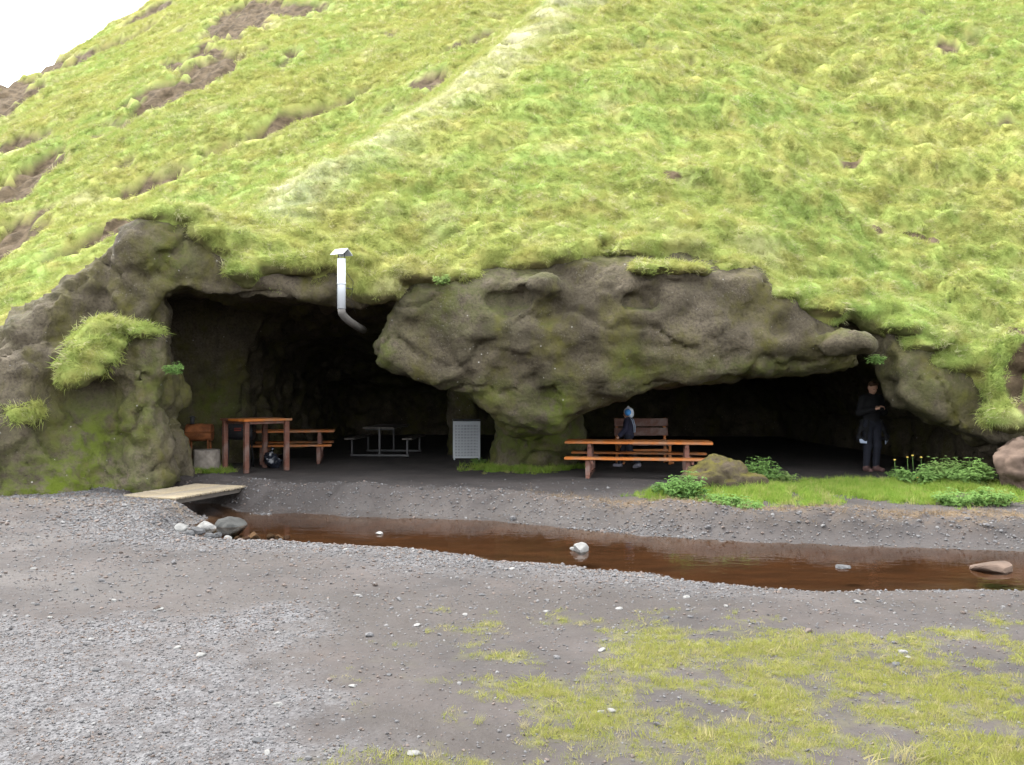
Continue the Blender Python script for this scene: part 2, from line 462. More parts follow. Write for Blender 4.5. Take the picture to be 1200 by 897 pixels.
def hummock0(x, y):
    wx_ = x + 0.35*perlin(x*0.8, y*0.8, 4.4); wy_ = y + 0.3*perlin(x*0.9, y*0.9, 7.4)
    a = np.abs(perlin(wx_*0.50 + 3, wy_*0.80, 0.3)) * 0.66
    b = np.abs(perlin(wx_*1.15, wy_*2.0 + 9, 2.3)) * 0.34
    c = np.abs(perlin(wx_*2.8 + 5, wy_*4.6, 5.1)) * 0.05
    amp = 0.85 + 0.75*sstep(1, 7, x)*sstep(32, 20, y)
    t = np.abs(perlin(wx_*0.30 + 8, wy_*2.3, 3.7)) * 0.20
    return (a + b) * amp * 0.85 + t + c - 0.28
def hummock(x, y):                            # mounds lean down the slope, so their lower sides are steep
    h0 = hummock0(x, y)
    h1 = hummock0(x, y + 0.6*(h0 + 0.26))
    return hummock0(x, y + 0.6*(h1 + 0.26))
def near_plane(x, y):
    ye, ze, zs = np.interp(x, YE_X, YE_Y), np.interp(x, ZE_X, ZE_Z), np.interp(x, ZS_X, ZS_Z)
    t = y - ye
    h = zs + 0.78*t + (ze - zs)*np.exp(-np.maximum(t, 0)/1.6)
    drop = np.maximum(0, np.interp(y, XR_Y, XR_X) - x)
    return h - 0.80*(np.sqrt(drop*drop + 0.04) - 0.2*np.exp(-drop*3)) + 0.45*perlin(x*0.16, y*0.16, 8.0)*sstep(15.5, 20, y)
def far_plane(x, y):
    h = -9.4 + 0.8*y + 0.283*x - 0.55*np.maximum(0, x + 2.0)
    # crest line through (-25,42) and (-21.5,50): ground falls away to its left
    nx, ny = -8/8.73, 3.5/8.73
    s = (x + 25)*nx + (y - 42)*ny
    h = h - 1.5*np.maximum(0, s + 0.7*perlin(x*0.22, y*0.22, 3.0) + 0.3*perlin(x*0.7, y*0.7, 4.0))
    return h + 0.7*perlin(x*0.11, y*0.11, 1.0) + 0.28*perlin(x*0.35 - y*0.2, y*0.3, 6.0)
def H(x, y):
    a, b = near_plane(x, y), far_plane(x, y)
    return smax(a, b, 0.5)
# bare scars on the grass: pixel centre, half sizes in pixels, tilt
SCARS = [(285, 14, 42, 22, -0.1), (330, 8, 55, 9, 0.1), (226, 62, 30, 9, -0.5), (245, 70, 34, 8, -0.2), (200, 105, 48, 13, -0.35), (255, 82, 18, 5, 0),
         (8, 225, 32, 34, 0.2), (20, 270, 40, 14, 0.2), (5, 110, 30, 22, -0.8), (40, 78, 45, 7, -0.4), (175, 10, 30, 5, -1.0), (120, 55, 60, 5, -0.6),
         (175, 212, 42, 6, -0.45), (110, 275, 46, 5, -0.6), (345, 135, 75, 5, -0.55), (545, 45, 55, 3, -0.75), (500, 92, 26, 7, -0.2),
         (305, 55, 10, 4, 0), (340, 57, 9, 4, 0), (1000, 188, 15, 4, 0.1), (993, 253, 7, 3, 0), (1075, 278, 14, 3, 0.5), (1025, 268, 6, 3, 0), (785, 205, 9, 2, 0),
         (1110, 50, 12, 3, 0.1), (1185, 150, 10, 3, 0.2), (1150, 430, 10, 20, 0.1), (1115, 330, 8, 2, 0.4), (20, 165, 40, 7, -0.5), (265, 335, 1, 1, 0)]
def project(P):
    d = np.maximum(P[..., 1], 0.5)
    return 600 + P[..., 0]/d*F, HOR - (P[..., 2] - CAMZ)/d*F
SCAR3 = None
def scars3d():                                # where each scar lies on the hillside (found once, by walking down its line of sight)
    out = []
    ds = np.linspace(13.5, 75, 1200)
    for (px, py, a, b, t) in SCARS:
        X = (px-600)/F*ds; Z = CAMZ + (HOR-py)/F*ds
        hit = np.nonzero(H(X, ds) > Z)[0]
        d = ds[hit[0]] if len(hit) else 45.0
        out.append(((px-600)/F*d, d, CAMZ + (HOR-py)/F*d, a/F*d, 2.1*b/F*d, t))
    return out
def soil_mask(P):
    global SCAR3
    if SCAR3 is None: SCAR3 = scars3d()
    m = np.zeros(len(P))
    w = 0.6*fbm(P[:, 0]*1.1, P[:, 1]*1.1, P[:, 2]*1.1, 5, 0.62)
    for (x, y, z, a, b, t) in SCAR3:
        # measured on the slope: across it (x) and up it (height)
        dx, dz = P[:, 0]-x, P[:, 2]-z
        u = dx*math.cos(t) - dz*math.sin(t); v = dx*math.sin(t) + dz*math.cos(t)
        r = np.sqrt((u/a)**2 + (v/b)**2)
        near = np.abs(P[:, 1]-y) < 6
        m = np.maximum(m, sstep(1.32, 1.12, r + w) * near)
    return m

# creek in plan, at water level
ZW = -0.20
near_px = [(215, 622), (228, 630), (290, 635), (400, 640), (480, 645), (556, 652), (572, 661), (650, 662), (760, 675), (850, 686), (940, 692), (1200, 694), (1500, 697)]
far_px = [(1500, 655), (1200, 645), (950, 638), (820, 632), (700, 622), (580, 610), (500, 608), (420, 605), (350, 601), (305, 603)]
CREEK = [G(*p, ZW) for p in near_px] + [(12, 6.8)] + [(12, 8.6)] + [G(*p, ZW) for p in far_px] + [(-4.2, 13.0), (-4.9, 13.7), (-5.6, 13.9), (-5.9, 13.0), (-5.0, 12.5), (-4.35, 12.1)]
CREEK = np.array(CREEK)
def poly_sd(px, py, poly):
    d = np.full(px.shape, 1e9); ins = np.zeros(px.shape, bool)
    n = len(poly)
    for i in range(n):
        x1, y1 = poly[i]; x2, y2 = poly[(i+1) % n]
        ex, ey = x2-x1, y2-y1
        t = np.clip(((px-x1)*ex + (py-y1)*ey)/(ex*ex+ey*ey+1e-12), 0, 1)
        d = np.minimum(d, (px-x1-t*ex)**2 + (py-y1-t*ey)**2)
        c = ((y1 > py) != (y2 > py)) & (px < (x2-x1)*(py-y1)/(y2-y1+1e-12) + x1)
        ins ^= c
    d = np.sqrt(d)
    return np.where(ins, -d, d)
def creek_sd(x, y):
    s = poly_sd(x, y, CREEK)
    return s + 0.10*perlin(x*1.6, y*1.6, 0.7) + 0.05*perlin(x*5, y*5, 1.7)
def ground_h(x, y, s=None):
    if s is None: s = creek_sd(x, y)
    base = 0.05*sstep(11.5, 14.5, y) + 0.03*perlin(x*0.5, y*0.5, 4.0) + 0.014*perlin(x*2.1, y*2.1, 6.0) + 0.006*perlin(x*7, y*7, 3.3)
    base = base + 0.14*np.exp(-((x+7.0)/2.0)**2 - ((y-11.2)/1.2)**2)
    base = base + (0.11*np.exp(-((x-3.3)/1.1)**2 - ((y-12.75)/0.6)**2) + 0.08*np.exp(-((x-6.8)/1.3)**2 - ((y-13.4)/0.8)**2))*(1 + 0.5*perlin(x*2, y*2, 9.5))
    base = base + 0.15*np.exp(-((s-0.75)/0.40)**2)*sstep(10.2, 11.2, y + 0.30*x)*(0.6+0.7*perlin(x*1.1, y*1.1, 2.0))
    bw = np.interp(x, [-4.9, -3.6], [0.28, 1.0])*(1 - 0.35*sstep(10.8, 11.4, y + 0.30*x))
    fb = sstep(10.6, 11.3, y + 0.30*x)*np.exp(-((s-0.7)/0.7)**2)
    base = base + fb*(0.07*(np.abs(perlin(x*2.6, y*2.6, 14.0)) - 0.2) + 0.03*np.abs(perlin(x*6.5, y*6.5, 15.0)) + 0.012*perlin(x*11, y*11, 16.0))
    bank = np.where(s > 0, ZW + (base - ZW)*sstep(-0.05, 1.0, s/bw), ZW - 0.16*sstep(0, 0.7, -s) + 0.012*perlin(x*4, y*4, 9.0))
    return np.where(s > bw, base, bank)

# ------------------------------------------------------------------ ground sheet
def spaced(lo, a, b, hi, h, g=1.18):
    mid = list(np.arange(a, b + h/2, h))
    l, r, st = [], [], h
    x = a
    while x > lo: st *= g; x -= st; l.append(x)
    x, st = b, h
    while x < hi: st *= g; x += st; r.append(x)
    return np.array(l[::-1] + mid + r)
gx = spaced(-400, -9.2, 9.6, 400, 0.045)
gy = spaced(-300, 3.0, 15.0, 500, 0.045)
GX, GY = np.meshgrid(gx, gy, indexing='ij')
gs = creek_sd(GX.ravel(), GY.ravel())
gxr, gyr = GX.ravel(), GY.ravel()
gz = ground_h(gxr, gyr, gs)
def grid_quads(nx, ny):
    i, j = np.meshgrid(np.arange(nx-1), np.arange(ny-1), indexing='ij')
    a = (i*ny + j).ravel()
    return np.stack([a, a+ny, a+ny+1, a+1], 1)
def fore_grass(x, y):
    b = sstep(-2.0, 1.6, x)*sstep(7.2, 5.2, y + 0.12*x)
    return sstep(0.42, 1.30, 0.80*b + 0.78*fbm(x*1.6, y*2.3, 3.1, 5, 0.65)*np.minimum(1, 2.2*b + 0.1) + 0.06)
def lawn(x, y):
    a = np.exp(-(((x-3.5)/1.35)**2 + ((y-12.6)/0.75)**2)**2)
    b = np.exp(-(((x-6.2)/1.9)**2 + ((y-13.2)/1.05)**2)**2) * sstep(-0.9, 0.1, 0.55*(x-5.2) - (y-14.1)*0.6 + 0.3)
    c = 0.9*np.exp(-(((x-0.3)/1.0)**2 + ((y-17.0)/0.75)**2)**2)
    d = 0.9*np.exp(-(((x+6.0)/0.55)**2 + ((y-16.2)/0.5)**2)**2)
    return np.clip(a + b + c + d, 0, 1)*sstep(-0.25, 0.2, fbm(x*1.6, y*1.6, 7.7, 4) + 0.2)
def gravel_mask(x, y, s):
    g1 = 1.5*sstep(2.0, 0.3, s)*sstep(13, 11, y + 0.3*x)*(y < 11.4 - 0.3*x)*sstep(3.2, 0.6, x)
    nn_ = fbm(x*0.55, y*0.55, 12.5, 4, 0.6)
    g2 = 1.1*sstep(-0.4, -2.0, x + 1.3*nn_)*sstep(6.8, 5.0, y + 1.2*nn_)
    g3 = 0.12
    n = 0.5 + 0.5*fbm(x*0.8, y*0.8, 5.5, 3)
    g4 = 0.8*sstep(1.1, 0.2, s)*(s > 0)*sstep(11.2, 10.8, y + 0.30*x)
    return np.clip(np.maximum.reduce([g1, g2, g4, g3*np.ones_like(x)])*(0.55 + 0.9*n), 0, 1)
fg = fore_grass(gxr, gyr); lw = lawn(gxr, gyr); gm = gravel_mask(gxr, gyr, gs)
lw *= sstep(0.25, 0.55, gs)
me = mesh_np('ground', np.stack([gxr, gyr, gz], 1), grid_quads(len(gx), len(gy)))
fattr(me, 'gravel', gm*(1-0.6*fg)); fattr(me, 'grassy', np.maximum(fg, lw)); fattr(me, 'bed', sstep(0.02, -0.35, gs + 0.12*perlin(gxr*2.5, gyr*2.5, 5.0)))
farside = sstep(-0.3, 0.3, gyr - (11.0 - 0.30*gxr))
fattr(me, 'wet', sstep(0.42 + 0.5*farside, 0.02, gs)*sstep(-0.05, 0.02, gs)*(0.35 + 0.65*farside) + 0.9*(1-farside)*sstep(0.0, 0.45, fbm(gxr*0.55, gyr*0.9, 21.0, 4) + 0.6*np.exp(-((gxr+0.8)/2.2)**2 - ((gyr-6.2)/0.8)**2))*(1-np.clip(gm, 0, 1)))
fattr(me, 'dry', farside*np.exp(-((gs-1.0)/0.45)**2)*sstep(-0.5, 2.5, gxr) + sstep(-3.8, -5.0, gxr)*np.exp(-((gyr-11.9)/0.6)**2))
fattr(me, 'bank_dark', 0.5*farside*sstep(1.0, 0.2, gs)*(gs > 0)*(0.6 + 0.5*perlin(gxr*2, gyr*3, 4.0)).clip(0, 1))  # darkens the soil of the far bank towards the water
tag(link('ground', me, M['ground']), kind='structure')
# water
wp = CREEK; wx = np.arange(-6.3, 12.2, 0.1); wy = np.arange(6.3, 14.4, 0.1)
WX, WY = np.meshgrid(wx, wy, indexing='ij')
ws = creek_sd(WX.ravel(), WY.ravel())
wq = grid_quads(len(wx), len(wy)); wq = wq[(ws[wq] < 0.12).all(1)]
use = np.unique(wq); rm = -np.ones(len(ws), int); rm[use] = np.arange(len(use))
me = mesh_np('creek_water', np.stack([WX.ravel()[use], WY.ravel()[use], np.full(len(use), ZW)], 1), rm[wq])
tag(link('creek_water', me, M['water']), kind='structure')

# ------------------------------------------------------------------ cliff with its two caves (a solid, cut by the caves, meshed)
h = 0.064
ox, oy, oz = -11.0, 11.0, -0.6
ax, ay, az = np.arange(ox, 12.0, h, dtype=np.float32), np.arange(oy, 31.0, h, dtype=np.float32), np.arange(oz, 6.4, h, dtype=np.float32)
X3, Y3, Z3 = ax[:, None, None], ay[None, :, None], az[None, None, :]
X2, Y2 = np.meshgrid(ax, ay, indexing='ij')
Hxy = H(X2, Y2).astype(np.float32)
hum = hummock(X2, Y2).astype(np.float32)
yex = np.interp(ax, YE_X, YE_Y)
def lowres(fn, step=3):                       # smooth 3D noise sampled coarsely and stretched over the grid
    bx, by, bz = (np.linspace(a[0], a[-1], max(2, len(a)//step)) for a in (ax, ay, az))
    f = fn(bx[:, None, None], by[None, :, None], bz[None, None, :]).astype(np.float32)
    for k, (b, a) in enumerate(((bx, ax), (by, ay), (bz, az))):
        t = np.interp(a, b, np.arange(len(b))); i = np.minimum(t.astype(int), len(b)-2); w = (t-i).astype(np.float32)
        sh = [1, 1, 1]; sh[k] = -1
        f = np.take(f, i, k)*(1-w.reshape(sh)) + np.take(f, i+1, k)*w.reshape(sh)
    return f
nz1 = lowres(lambda x, y, z: perlin(x*0.7, y*0.7, z*0.9) + 0.5*perlin(x*1.7+4, y*1.7, z*1.9), 4)
nz2 = lowres(lambda x, y, z: perlin(x*2.2, y*2.2, z*2.2 + 3), 2)
YF_X = [-14, -8.6, -7.4, -6.75, -6.35, -5.7, -5.2, -4.5, -3, -1.5, 0, 3, 6.22, 6.48, 7, 8, 9.5, 11, 14]
YF = np.array([[10.5, 12.1, 12.4, 12.8, 13.35, 13.6, 14.0, 14.2, 14.3, 14.7, 15.6, 15.8, 15.4, 14.35, 14.1, 13.9, 13.2, 12.4, 11.4],
               [12.0, 13.0, 13.2, 13.9, 13.60, 13.8, 14.0, 14.2, 14.2, 14.6, 15.5, 15.7, 15.4, 14.2, 14.05, 14.0, 13.4, 12.8, 12.0],
               [13.6, 14.2, 14.1, 14.3, 14.10, 14.2, 14.2, 14.25, 14.2, 14.5, 15.0, 15.1, 15.2, 14.7, 14.5, 14.4, 14.0, 13.5, 13.0]])
zr = np.array([0.0, 2.2, 4.4])
cols = np.stack([np.interp(ax, YF_X, YF[k]) for k in range(3)], 1)
yf = np.stack([np.interp(np.clip(az, 0, 4.4), zr, c) for c in cols])[:, None, :].astype(np.float32)
rock = smax((Z3 - (Hxy - 0.40*sstep(0.0, 0.9, Y2 - yex[:, None]))[:, :, None])*0.75, (yf - Y3)*0.9 + 0.12*nz1, 0.35)
def ell(c, r):                                # ellipsoid distance on the grid
    q = np.sqrt(((X3-c[0])/r[0])**2 + ((Y3-c[1])/r[1])**2 + ((Z3-c[2])/r[2])**2)
    return (q - 1.0)*min(r)
def cap(a, b, ra, rb):
    a, b = np.array(a), np.array(b); d = b-a
    t = np.clip(((X3-a[0])*d[0] + (Y3-a[1])*d[1] + (Z3-a[2])*d[2])/np.dot(d, d), 0, 1)
    return np.sqrt((X3-a[0]-t*d[0])**2 + (Y3-a[1]-t*d[1])**2 + (Z3-a[2]-t*d[2])**2) - (ra + (rb-ra)*t)
# left cave
xl = np.interp(az, [0, 1.5, 2.6, 3.4], [-5.72, -5.86, -5.98, -6.0])[None, None, :]
wob = 0.22*nz1
inner = np.where(Y3 < 15.0, 0.0, np.where(Y3 < 17.7, -1.25*np.clip((Y3-15)/0.8, 0, 1), -1.25 + 1.2*np.clip((Y3-17.7)/0.7, 0, 1) + 0.30*np.clip(Z3-1.2, 0, 2)*np.clip((Y3-17.7)/0.7, 0, 1)))
zc = np.interp(ay, [13, 14.6, 17, 20, 24, 30], [3.12, 3.2, 3.45, 3.1, 2.5, 1.6])[None, :, None] + np.interp(ax, [-6, -5, -4, -3, -2, 0], [0.12, 0.0, 0.02, -0.05, -0.05, 0.0])[:, None, None]
voidl = smax(smax(xl + inner - X3, X3 - 0.6, 0.3), smax(Z3 - zc, Y3 - 30.0, 0.3), 0.35) + wob
voidl = voidl + 0.22*nz2*(Y3 > 14.8) 
voidl = np.maximum(voidl, 12.6 - Y3)
# right cave
zcr = np.interp(ax, [0.5, 1.5, 6.32, 6.45, 6.62, 6.95, 7.4, 8.05, 8.6], [1.9, 2.1, 2.0, 1.52, 1.34, 1.22, 1.02, 0.72, 0.25])[:, None, None] + 0.25*np.clip((Y3-15.5)/2, 0, 1) + np.interp(ax, [6.1, 6.4, 7.5, 8.6], [0.0, 0.75, 0.9, 0.5])[:, None, None]*np.clip((Y3-14.85)/0.5, 0, 1)
voidr = smax(smax(0.3 - X3, X3 - 9.0, 0.3), smax(Z3 - zcr, Y3 - 29.0, 0.25), 0.2) + 0.5*wob
voidr = np.maximum(voidr, 12.0 - Y3)
rock = smax(rock, -voidl, 0.18)
rock = smax(rock, -voidr, 0.14)
# the hanging block between the caves
DB = 14.45
blk_px = [(468, 338), (452, 372), (434, 400), (440, 427), (500, 450), (540, 466), (574, 488), (590, 512), (625, 522), (655, 514), (672, 498), (700, 480), (760, 458), (830, 447), (900, 442), (965, 436), (1021, 430),
          (1020, 398), (985, 372), (950, 340), (880, 300), (800, 282), (700, 280), (600, 296), (530, 306)]
blk = np.array([((px-600)/F*DB, CAMZ + (HOR-py)/F*DB) for px, py in blk_px])
XX, ZZ = np.meshgrid(ax, az, indexing='ij')
sd2 = poly_sd(XX, ZZ, blk).astype(np.float32)[:, None, :]
yfr = np.interp(az, [0.3, 0.8, 1.2, 1.9, 2.5, 3.2, 3.8, 4.4], [15.2, 14.85, 14.45, 14.2, 14.05, 14.15, 14.5, 15.1])[None, None, :]
yfr = yfr + np.interp(ax, [-3, -2.3, -1.5, 0.5, 2.0, 4, 6.3], [0.45, 0.25, 0.05, 0.12, 0.0, 0.05, 0.35])[:, None, None]
blk3 = smax(sd2 + 0.02 + 0.06*nz1, smax(yfr - Y3 + 0.20*nz1 + 0.05*nz2, Y3 - 17.2, 0.3), 0.42)
rock = smin(rock, blk3, 0.12)
# column under the block, back of the column
rock = smin(rock, cap((0.55, 18.0, -0.7), (0.50, 17.0, 1.6), 0.85, 0.8) + 0.28*nz1 + 0.1*nz2, 0.2)
rock = smin(rock, cap((-1.25, 20.8, -0.5), (-1.2, 20.6, 2.6), 0.30, 0.4) + 0.1*nz1, 0.3)
# rough block at the foot of the left rib, mossy shoulders, ledge stone
bc = W(166, 547, 13.75)
rock = smin(rock, np.maximum(np.maximum(np.abs(X3-bc[0]+0.12*(Z3-bc[2]))-0.44, np.abs(Y3-bc[1]-0.1*(X3-bc[0]))-0.35), np.abs(Z3-bc[2]-0.1*(X3-bc[0]))-0.33) + 0.12*nz1, 0.10)
rock = smin(rock, cap(W(166, 400, 13.75), W(168, 560, 13.6), 0.28, 0.32) + 0.08*nz1, 0.12)
rock = smin(rock, ell(W(112, 425, 13.65), (0.55, 0.55, 0.45)) + 0.1*nz2, 0.3)
rock = smin(rock, ell(W(990, 404, 14.15), (0.52, 0.5, 0.20)) + 0.05*nz1, 0.06)
rock = smin(rock, ell(W(632, 340, 14.35), (0.42, 0.40, 0.26)), 0.2)
rock = smin(rock, ell(W(785, 326, 14.55), (0.62, 0.45, 0.12)), 0.1)
rock = smin(rock, ell(W(186, 290, 14.35), (0.5, 0.5, 0.35)) + 0.14*nz2, 0.3)
for (px, py, d, r) in ((590, 350, 14.12, (0.42, 0.42, 0.20)), (757, 350, 14.05, (0.34, 0.40, 0.24)), (648, 470, 14.2, (0.34, 0.45, 0.30)), (602, 462, 14.2, (0.16, 0.3, 0.12)),
                       (668, 437, 13.95, (0.13, 0.25, 0.14)), (705, 455, 14.1, (0.18, 0.3, 0.13)), (640, 372, 14.0, (0.35, 0.3, 0.10)), (880, 470, 14.4, (0.9, 0.5, 0.2)), (700, 500, 14.4, (0.5, 0.6, 0.25))):
    rock = smax(rock, -(ell(W(px, py, d), r) + 0.09*nz2), 0.14)
a, b = W(727, 350, 14.02), W(733, 438, 14.0)
rock = smax(rock, -cap(a, b, 0.05, 0.03), 0.12)
a, b = W(150, 400, 13.2), W(148, 520, 12.9)
rock = smax(rock, -cap(a, b, 0.10, 0.18), 0.25)
for (p, q, d1, d2, r) in (((20, 395), (75, 470), 13.2, 12.9, 0.05), ((60, 470), (140, 500), 12.9, 13.0, 0.06), ((95, 540), (150, 470), 12.5, 12.9, 0.08), ((165, 440), (215, 455), 13.5, 13.6, 0.03), ((160, 485), (210, 500), 13.4, 13.6, 0.03),
                          ((430, 320), (440, 360), 14.15, 14.1, 0.03), ((840, 360), (890, 430), 14.0, 14.0, 0.03)):
    rock = smax(rock, -cap(W(*p, d1), W(*q, d2), r, r), 0.12)
# turf: a layer on top of the rock with a lumpy lip over the brow
edge_n = 0.35*perlin(ax*0.9, 0.5, 0.2) + 0.22*perlin(ax*2.3, 7.5, 0.2)
ylip = (yex - 0.12 + edge_n)[:, None, None]
left_off = np.interp(ax, [-12, -6.3, -5.9], [0.7, 0.40, 0.0])[:, None, None]
turf = smax(smax((Z3 - (Hxy + hum)[:, :, None])*0.75, ((Hxy - 0.45)[:, :, None] - Z3)*0.75, 0.1), ylip + left_off - Y3, 0.3)
lumps = []
rr = random.Random(3)
for i in range(64):
    x = -6.0 + 15.5*i/64 + rr.uniform(-0.1, 0.1)
    y = float(np.interp(x, YE_X, YE_Y)) + rr.uniform(-0.15, 0.3) + float(np.interp(x, ax, edge_n))
    z = float(H(np.array([x]), np.array([y]))[0]) + rr.uniform(-0.22, 0.05) + (0.10 if x < -1.2 else 0.0)
    lumps.append(((x, y, z), (rr.uniform(0.22, 0.5), rr.uniform(0.2, 0.4), rr.uniform(0.10, 0.22))))
for (px, py, d, r) in ((790, 318, 14.40, (0.66, 0.40, 0.10)), (765, 316, 14.35, (0.36, 0.3, 0.09)), (1150, 420, 14.1, (0.30, 0.3, 0.25)), (1178, 455, 13.8, (0.28, 0.3, 0.35)), (1205, 410, 13.7, (0.5, 0.5, 0.4)),
                       (1185, 490, 13.5, (0.4, 0.35, 0.25)), (1062, 382, 14.5, (0.42, 0.35, 0.16)), (1100, 396, 14.4, (0.3, 0.3, 0.16)), (118, 388, 13.5, (0.30, 0.30, 0.13)), (140, 382, 13.6, (0.28, 0.3, 0.11)), (105, 402, 13.36, (0.30, 0.28, 0.14)), (128, 404, 13.36, (0.28, 0.28, 0.13)), (96, 418, 13.24, (0.28, 0.26, 0.14)), (118, 420, 13.2, (0.26, 0.25, 0.13)), (88, 434, 13.14, (0.24, 0.24, 0.14)), (104, 436, 13.12, (0.22, 0.22, 0.12)), (84, 448, 13.05, (0.18, 0.2, 0.12)), (172, 390, 13.55, (0.20, 0.3, 0.09)),
                       (28, 490, 12.9, (0.24, 0.22, 0.13)), (36, 482, 12.95, (0.2, 0.2, 0.1)), (262, 292, 14.4, (0.3, 0.3, 0.12)), (300, 305, 14.35, (0.3, 0.3, 0.12))):
    lumps.append((W(px, py, d), r))
for c, r in lumps:
    i0, i1 = np.searchsorted(ax, [c[0]-r[0]-0.5, c[0]+r[0]+0.5]); j0, j1 = np.searchsorted(ay, [c[1]-r[1]-0.5, c[1]+r[1]+0.5]); k0, k1 = np.searchsorted(az, [c[2]-r[2]-0.5, c[2]+r[2]+0.5])
    xs, ys, zs_ = ax[i0:i1, None, None], ay[None, j0:j1, None], az[None, None, k0:k1]
    q = (np.sqrt(((xs-c[0])/r[0])**2 + ((ys-c[1])/r[1])**2 + ((zs_-c[2])/r[2])**2) - 1)*min(r)
    turf[i0:i1, j0:j1, k0:k1] = smin(turf[i0:i1, j0:j1, k0:k1], q, 0.12)
rV, rQ = surface_nets(rock.astype(np.float32), (ox, oy, oz), h)
tV, tQ = surface_nets(turf.astype(np.float32), (ox, oy, oz), h)
del rock, turf, voidl, voidr, blk3
# fine relief on the rock
rN = vnormals(rV, rQ)
p = rV
d = 0.075*fbm(p[:, 0]*1.8, p[:, 1]*1.8, p[:, 2]*2.2, 4, 0.55) - 0.05*np.maximum(0, perlin(p[:, 0]*2.6, p[:, 1]*2.6, p[:, 2]*2.6+5) - 0.25)
wq = 0.5*perlin(p[:, 0]*0.8, p[:, 1]*0.8, p[:, 2]*0.8+3)
d += 0.06*(np.abs(perlin(p[:, 0]*1.1+9+wq, p[:, 1]*1.1+wq, p[:, 2]*1.9-wq)) - 0.2)
crag = sstep(-5.2, -5.8, p[:, 0])*sstep(15.5, 14.8, p[:, 1])
d += crag*(0.10*(np.abs(perlin(p[:, 0]*1.5+2, p[:, 1]*1.5, p[:, 2]*1.1+p[:, 0]*0.8)) - 0.22) + 0.07*(np.abs(perlin(p[:, 0]*3.5, p[:, 1]*3.5, p[:, 2]*3.5)) - 0.2))
pw = p + 0.25*np.stack([perlin(p[:, 0]*1.5, p[:, 1]*1.5, p[:, 2]*1.5 + q_) for q_ in (1.0, 4.0, 8.0)], 1)
def pits(P, scale, keep):                     # scattered rounded hollows
    Q = P*scale; base = np.floor(Q).astype(np.int64); out = np.zeros(len(P))
    for dx in (-1, 0, 1):
        for dy in (-1, 0, 1):
            for dz in (-1, 0, 1):
                c = base + np.array([dx, dy, dz])
                k = _perm[_perm[_perm[c[:, 0] & 255] + (c[:, 1] & 255)] + (c[:, 2] & 255)] & 255
                r = np.linalg.norm(Q - (c + 0.5 + 0.4*_grad[k]), axis=1)
                out = np.maximum(out, sstep(0.45, 0.12, r)*(k < keep))
    return out
d -= 0.10*pits(pw, 1.5, 60) + 0.05*pits(pw, 3.2, 45)
crk = np.abs(perlin(pw[:, 0]*0.55 + 3, pw[:, 1]*0.5, pw[:, 2]*0.75 + 11))
d -= 0.09*sstep(0.05, 0.0, crk)
d += (0.03 + 0.06*crag)*facets(pw*np.array([1, 1, 0.8]), 1.1, 3) + (0.012 + 0.035*crag)*facets(pw, 3.0, 9)
rV = rV + rN*d[:, None]
me = mesh_np('cave_cliff', rV, rQ)
px_, py_ = project(rV)
under = sstep(0.1, -0.6, rN[:, 2])
front = rV[:, 1] < 15.9
def blob(px, py, a, b): return np.exp(-((px_-px)/a)**2 - ((py_-py)/b)**2)
moss = 0.85*blob(625, 515, 70, 30) + 0.5*blob(560, 460, 60, 16) + 0.7*blob(655, 470, 20, 25) + 0.5*blob(740, 430, 26, 30) + 0.45*blob(880, 430, 110, 12) + 0.6*blob(450, 415, 18, 40) + 0.9*blob(90, 582, 140, 22) + 0.6*blob(60, 550, 70, 28) + 0.4*blob(120, 520, 40, 40) + 0.7*blob(255, 470, 32, 28) \
    + 0.5*blob(105, 500, 60, 40) + 0.5*blob(200, 300, 30, 30) + 0.35*blob(1090, 440, 60, 40) + 0.5*blob(175, 450, 22, 60) + 0.4*blob(540, 350, 60, 40)
moss = np.clip(moss + 0.25*sstep(0.5, 0.9, rN[:, 2])*front, 0, 1)
fattr(me, 'moss', moss)
tag(link('cave_cliff', me, M['rock']), kind='structure')
tN = vnormals(tV, tQ)
tV = tV + tN*(0.05*fbm(tV[:, 0]*3, tV[:, 1]*3, tV[:, 2]*3, 3))[:, None]
me = mesh_np('turf_slope', tV, tQ)
tsoil = np.maximum(soil_mask(tV), sstep(-0.35, -0.8, tN[:, 2])*0.7)
fattr(me, 'soil', tsoil)
tag(link('turf_slope', me, M['turf']), kind='structure')

# ------------------------------------------------------------------ the hillside behind and above
hx = spaced(-90, -34, 20, 110, 0.17, 1.12)
hy = np.concatenate([np.arange(15.6, 38, 0.15), 38 + np.cumsum(0.15*1.018**np.arange(110))])
hy = hy[hy < 78]
HX, HY = np.meshgrid(hx, hy, indexing='ij')
hz = H(HX, HY)
inbox = (HX > -10.7) & (HX < 11.7) & (HY < 25.6)
hh = hz + hummock(HX, HY)*np.where(HY > 26, 1.25, 1.0)*np.where(far_plane(HX, HY) > near_plane(HX, HY), 0.45, 1.0)
P = np.stack([HX.ravel(), HY.ravel(), hz.ravel()], 1)
hsoil = soil_mask(P)
n1 = fbm(P[:, 0]*0.5, P[:, 1]*0.5, P[:, 2]*0.5, 3)
hsoil = np.maximum(hsoil, 0.8*sstep(0.55, 0.75, n1)*(P[:, 1] > 24))
hh = hh - 0.45*hsoil.reshape(hh.shape)*(1 + 0.5*perlin(HX*2, HY*2, 0.5)) + 0.35*hsoil.reshape(hh.shape)*np.abs(perlin(HX*1.6, HY*1.6, 2.5))
hh = np.where(inbox & (hz < 5.9), hh - 0.30*sstep(5.9, 5.5, hz), hh)
hV = np.stack([HX.ravel(), HY.ravel(), hh.ravel()], 1)
hQ = grid_quads(len(hx), len(hy))
kill = (inbox & (hz < 5.0)).ravel()
hQ = hQ[~kill[hQ].all(1)]
me = mesh_np('hillside', hV, hQ)
fattr(me, 'soil', hsoil)
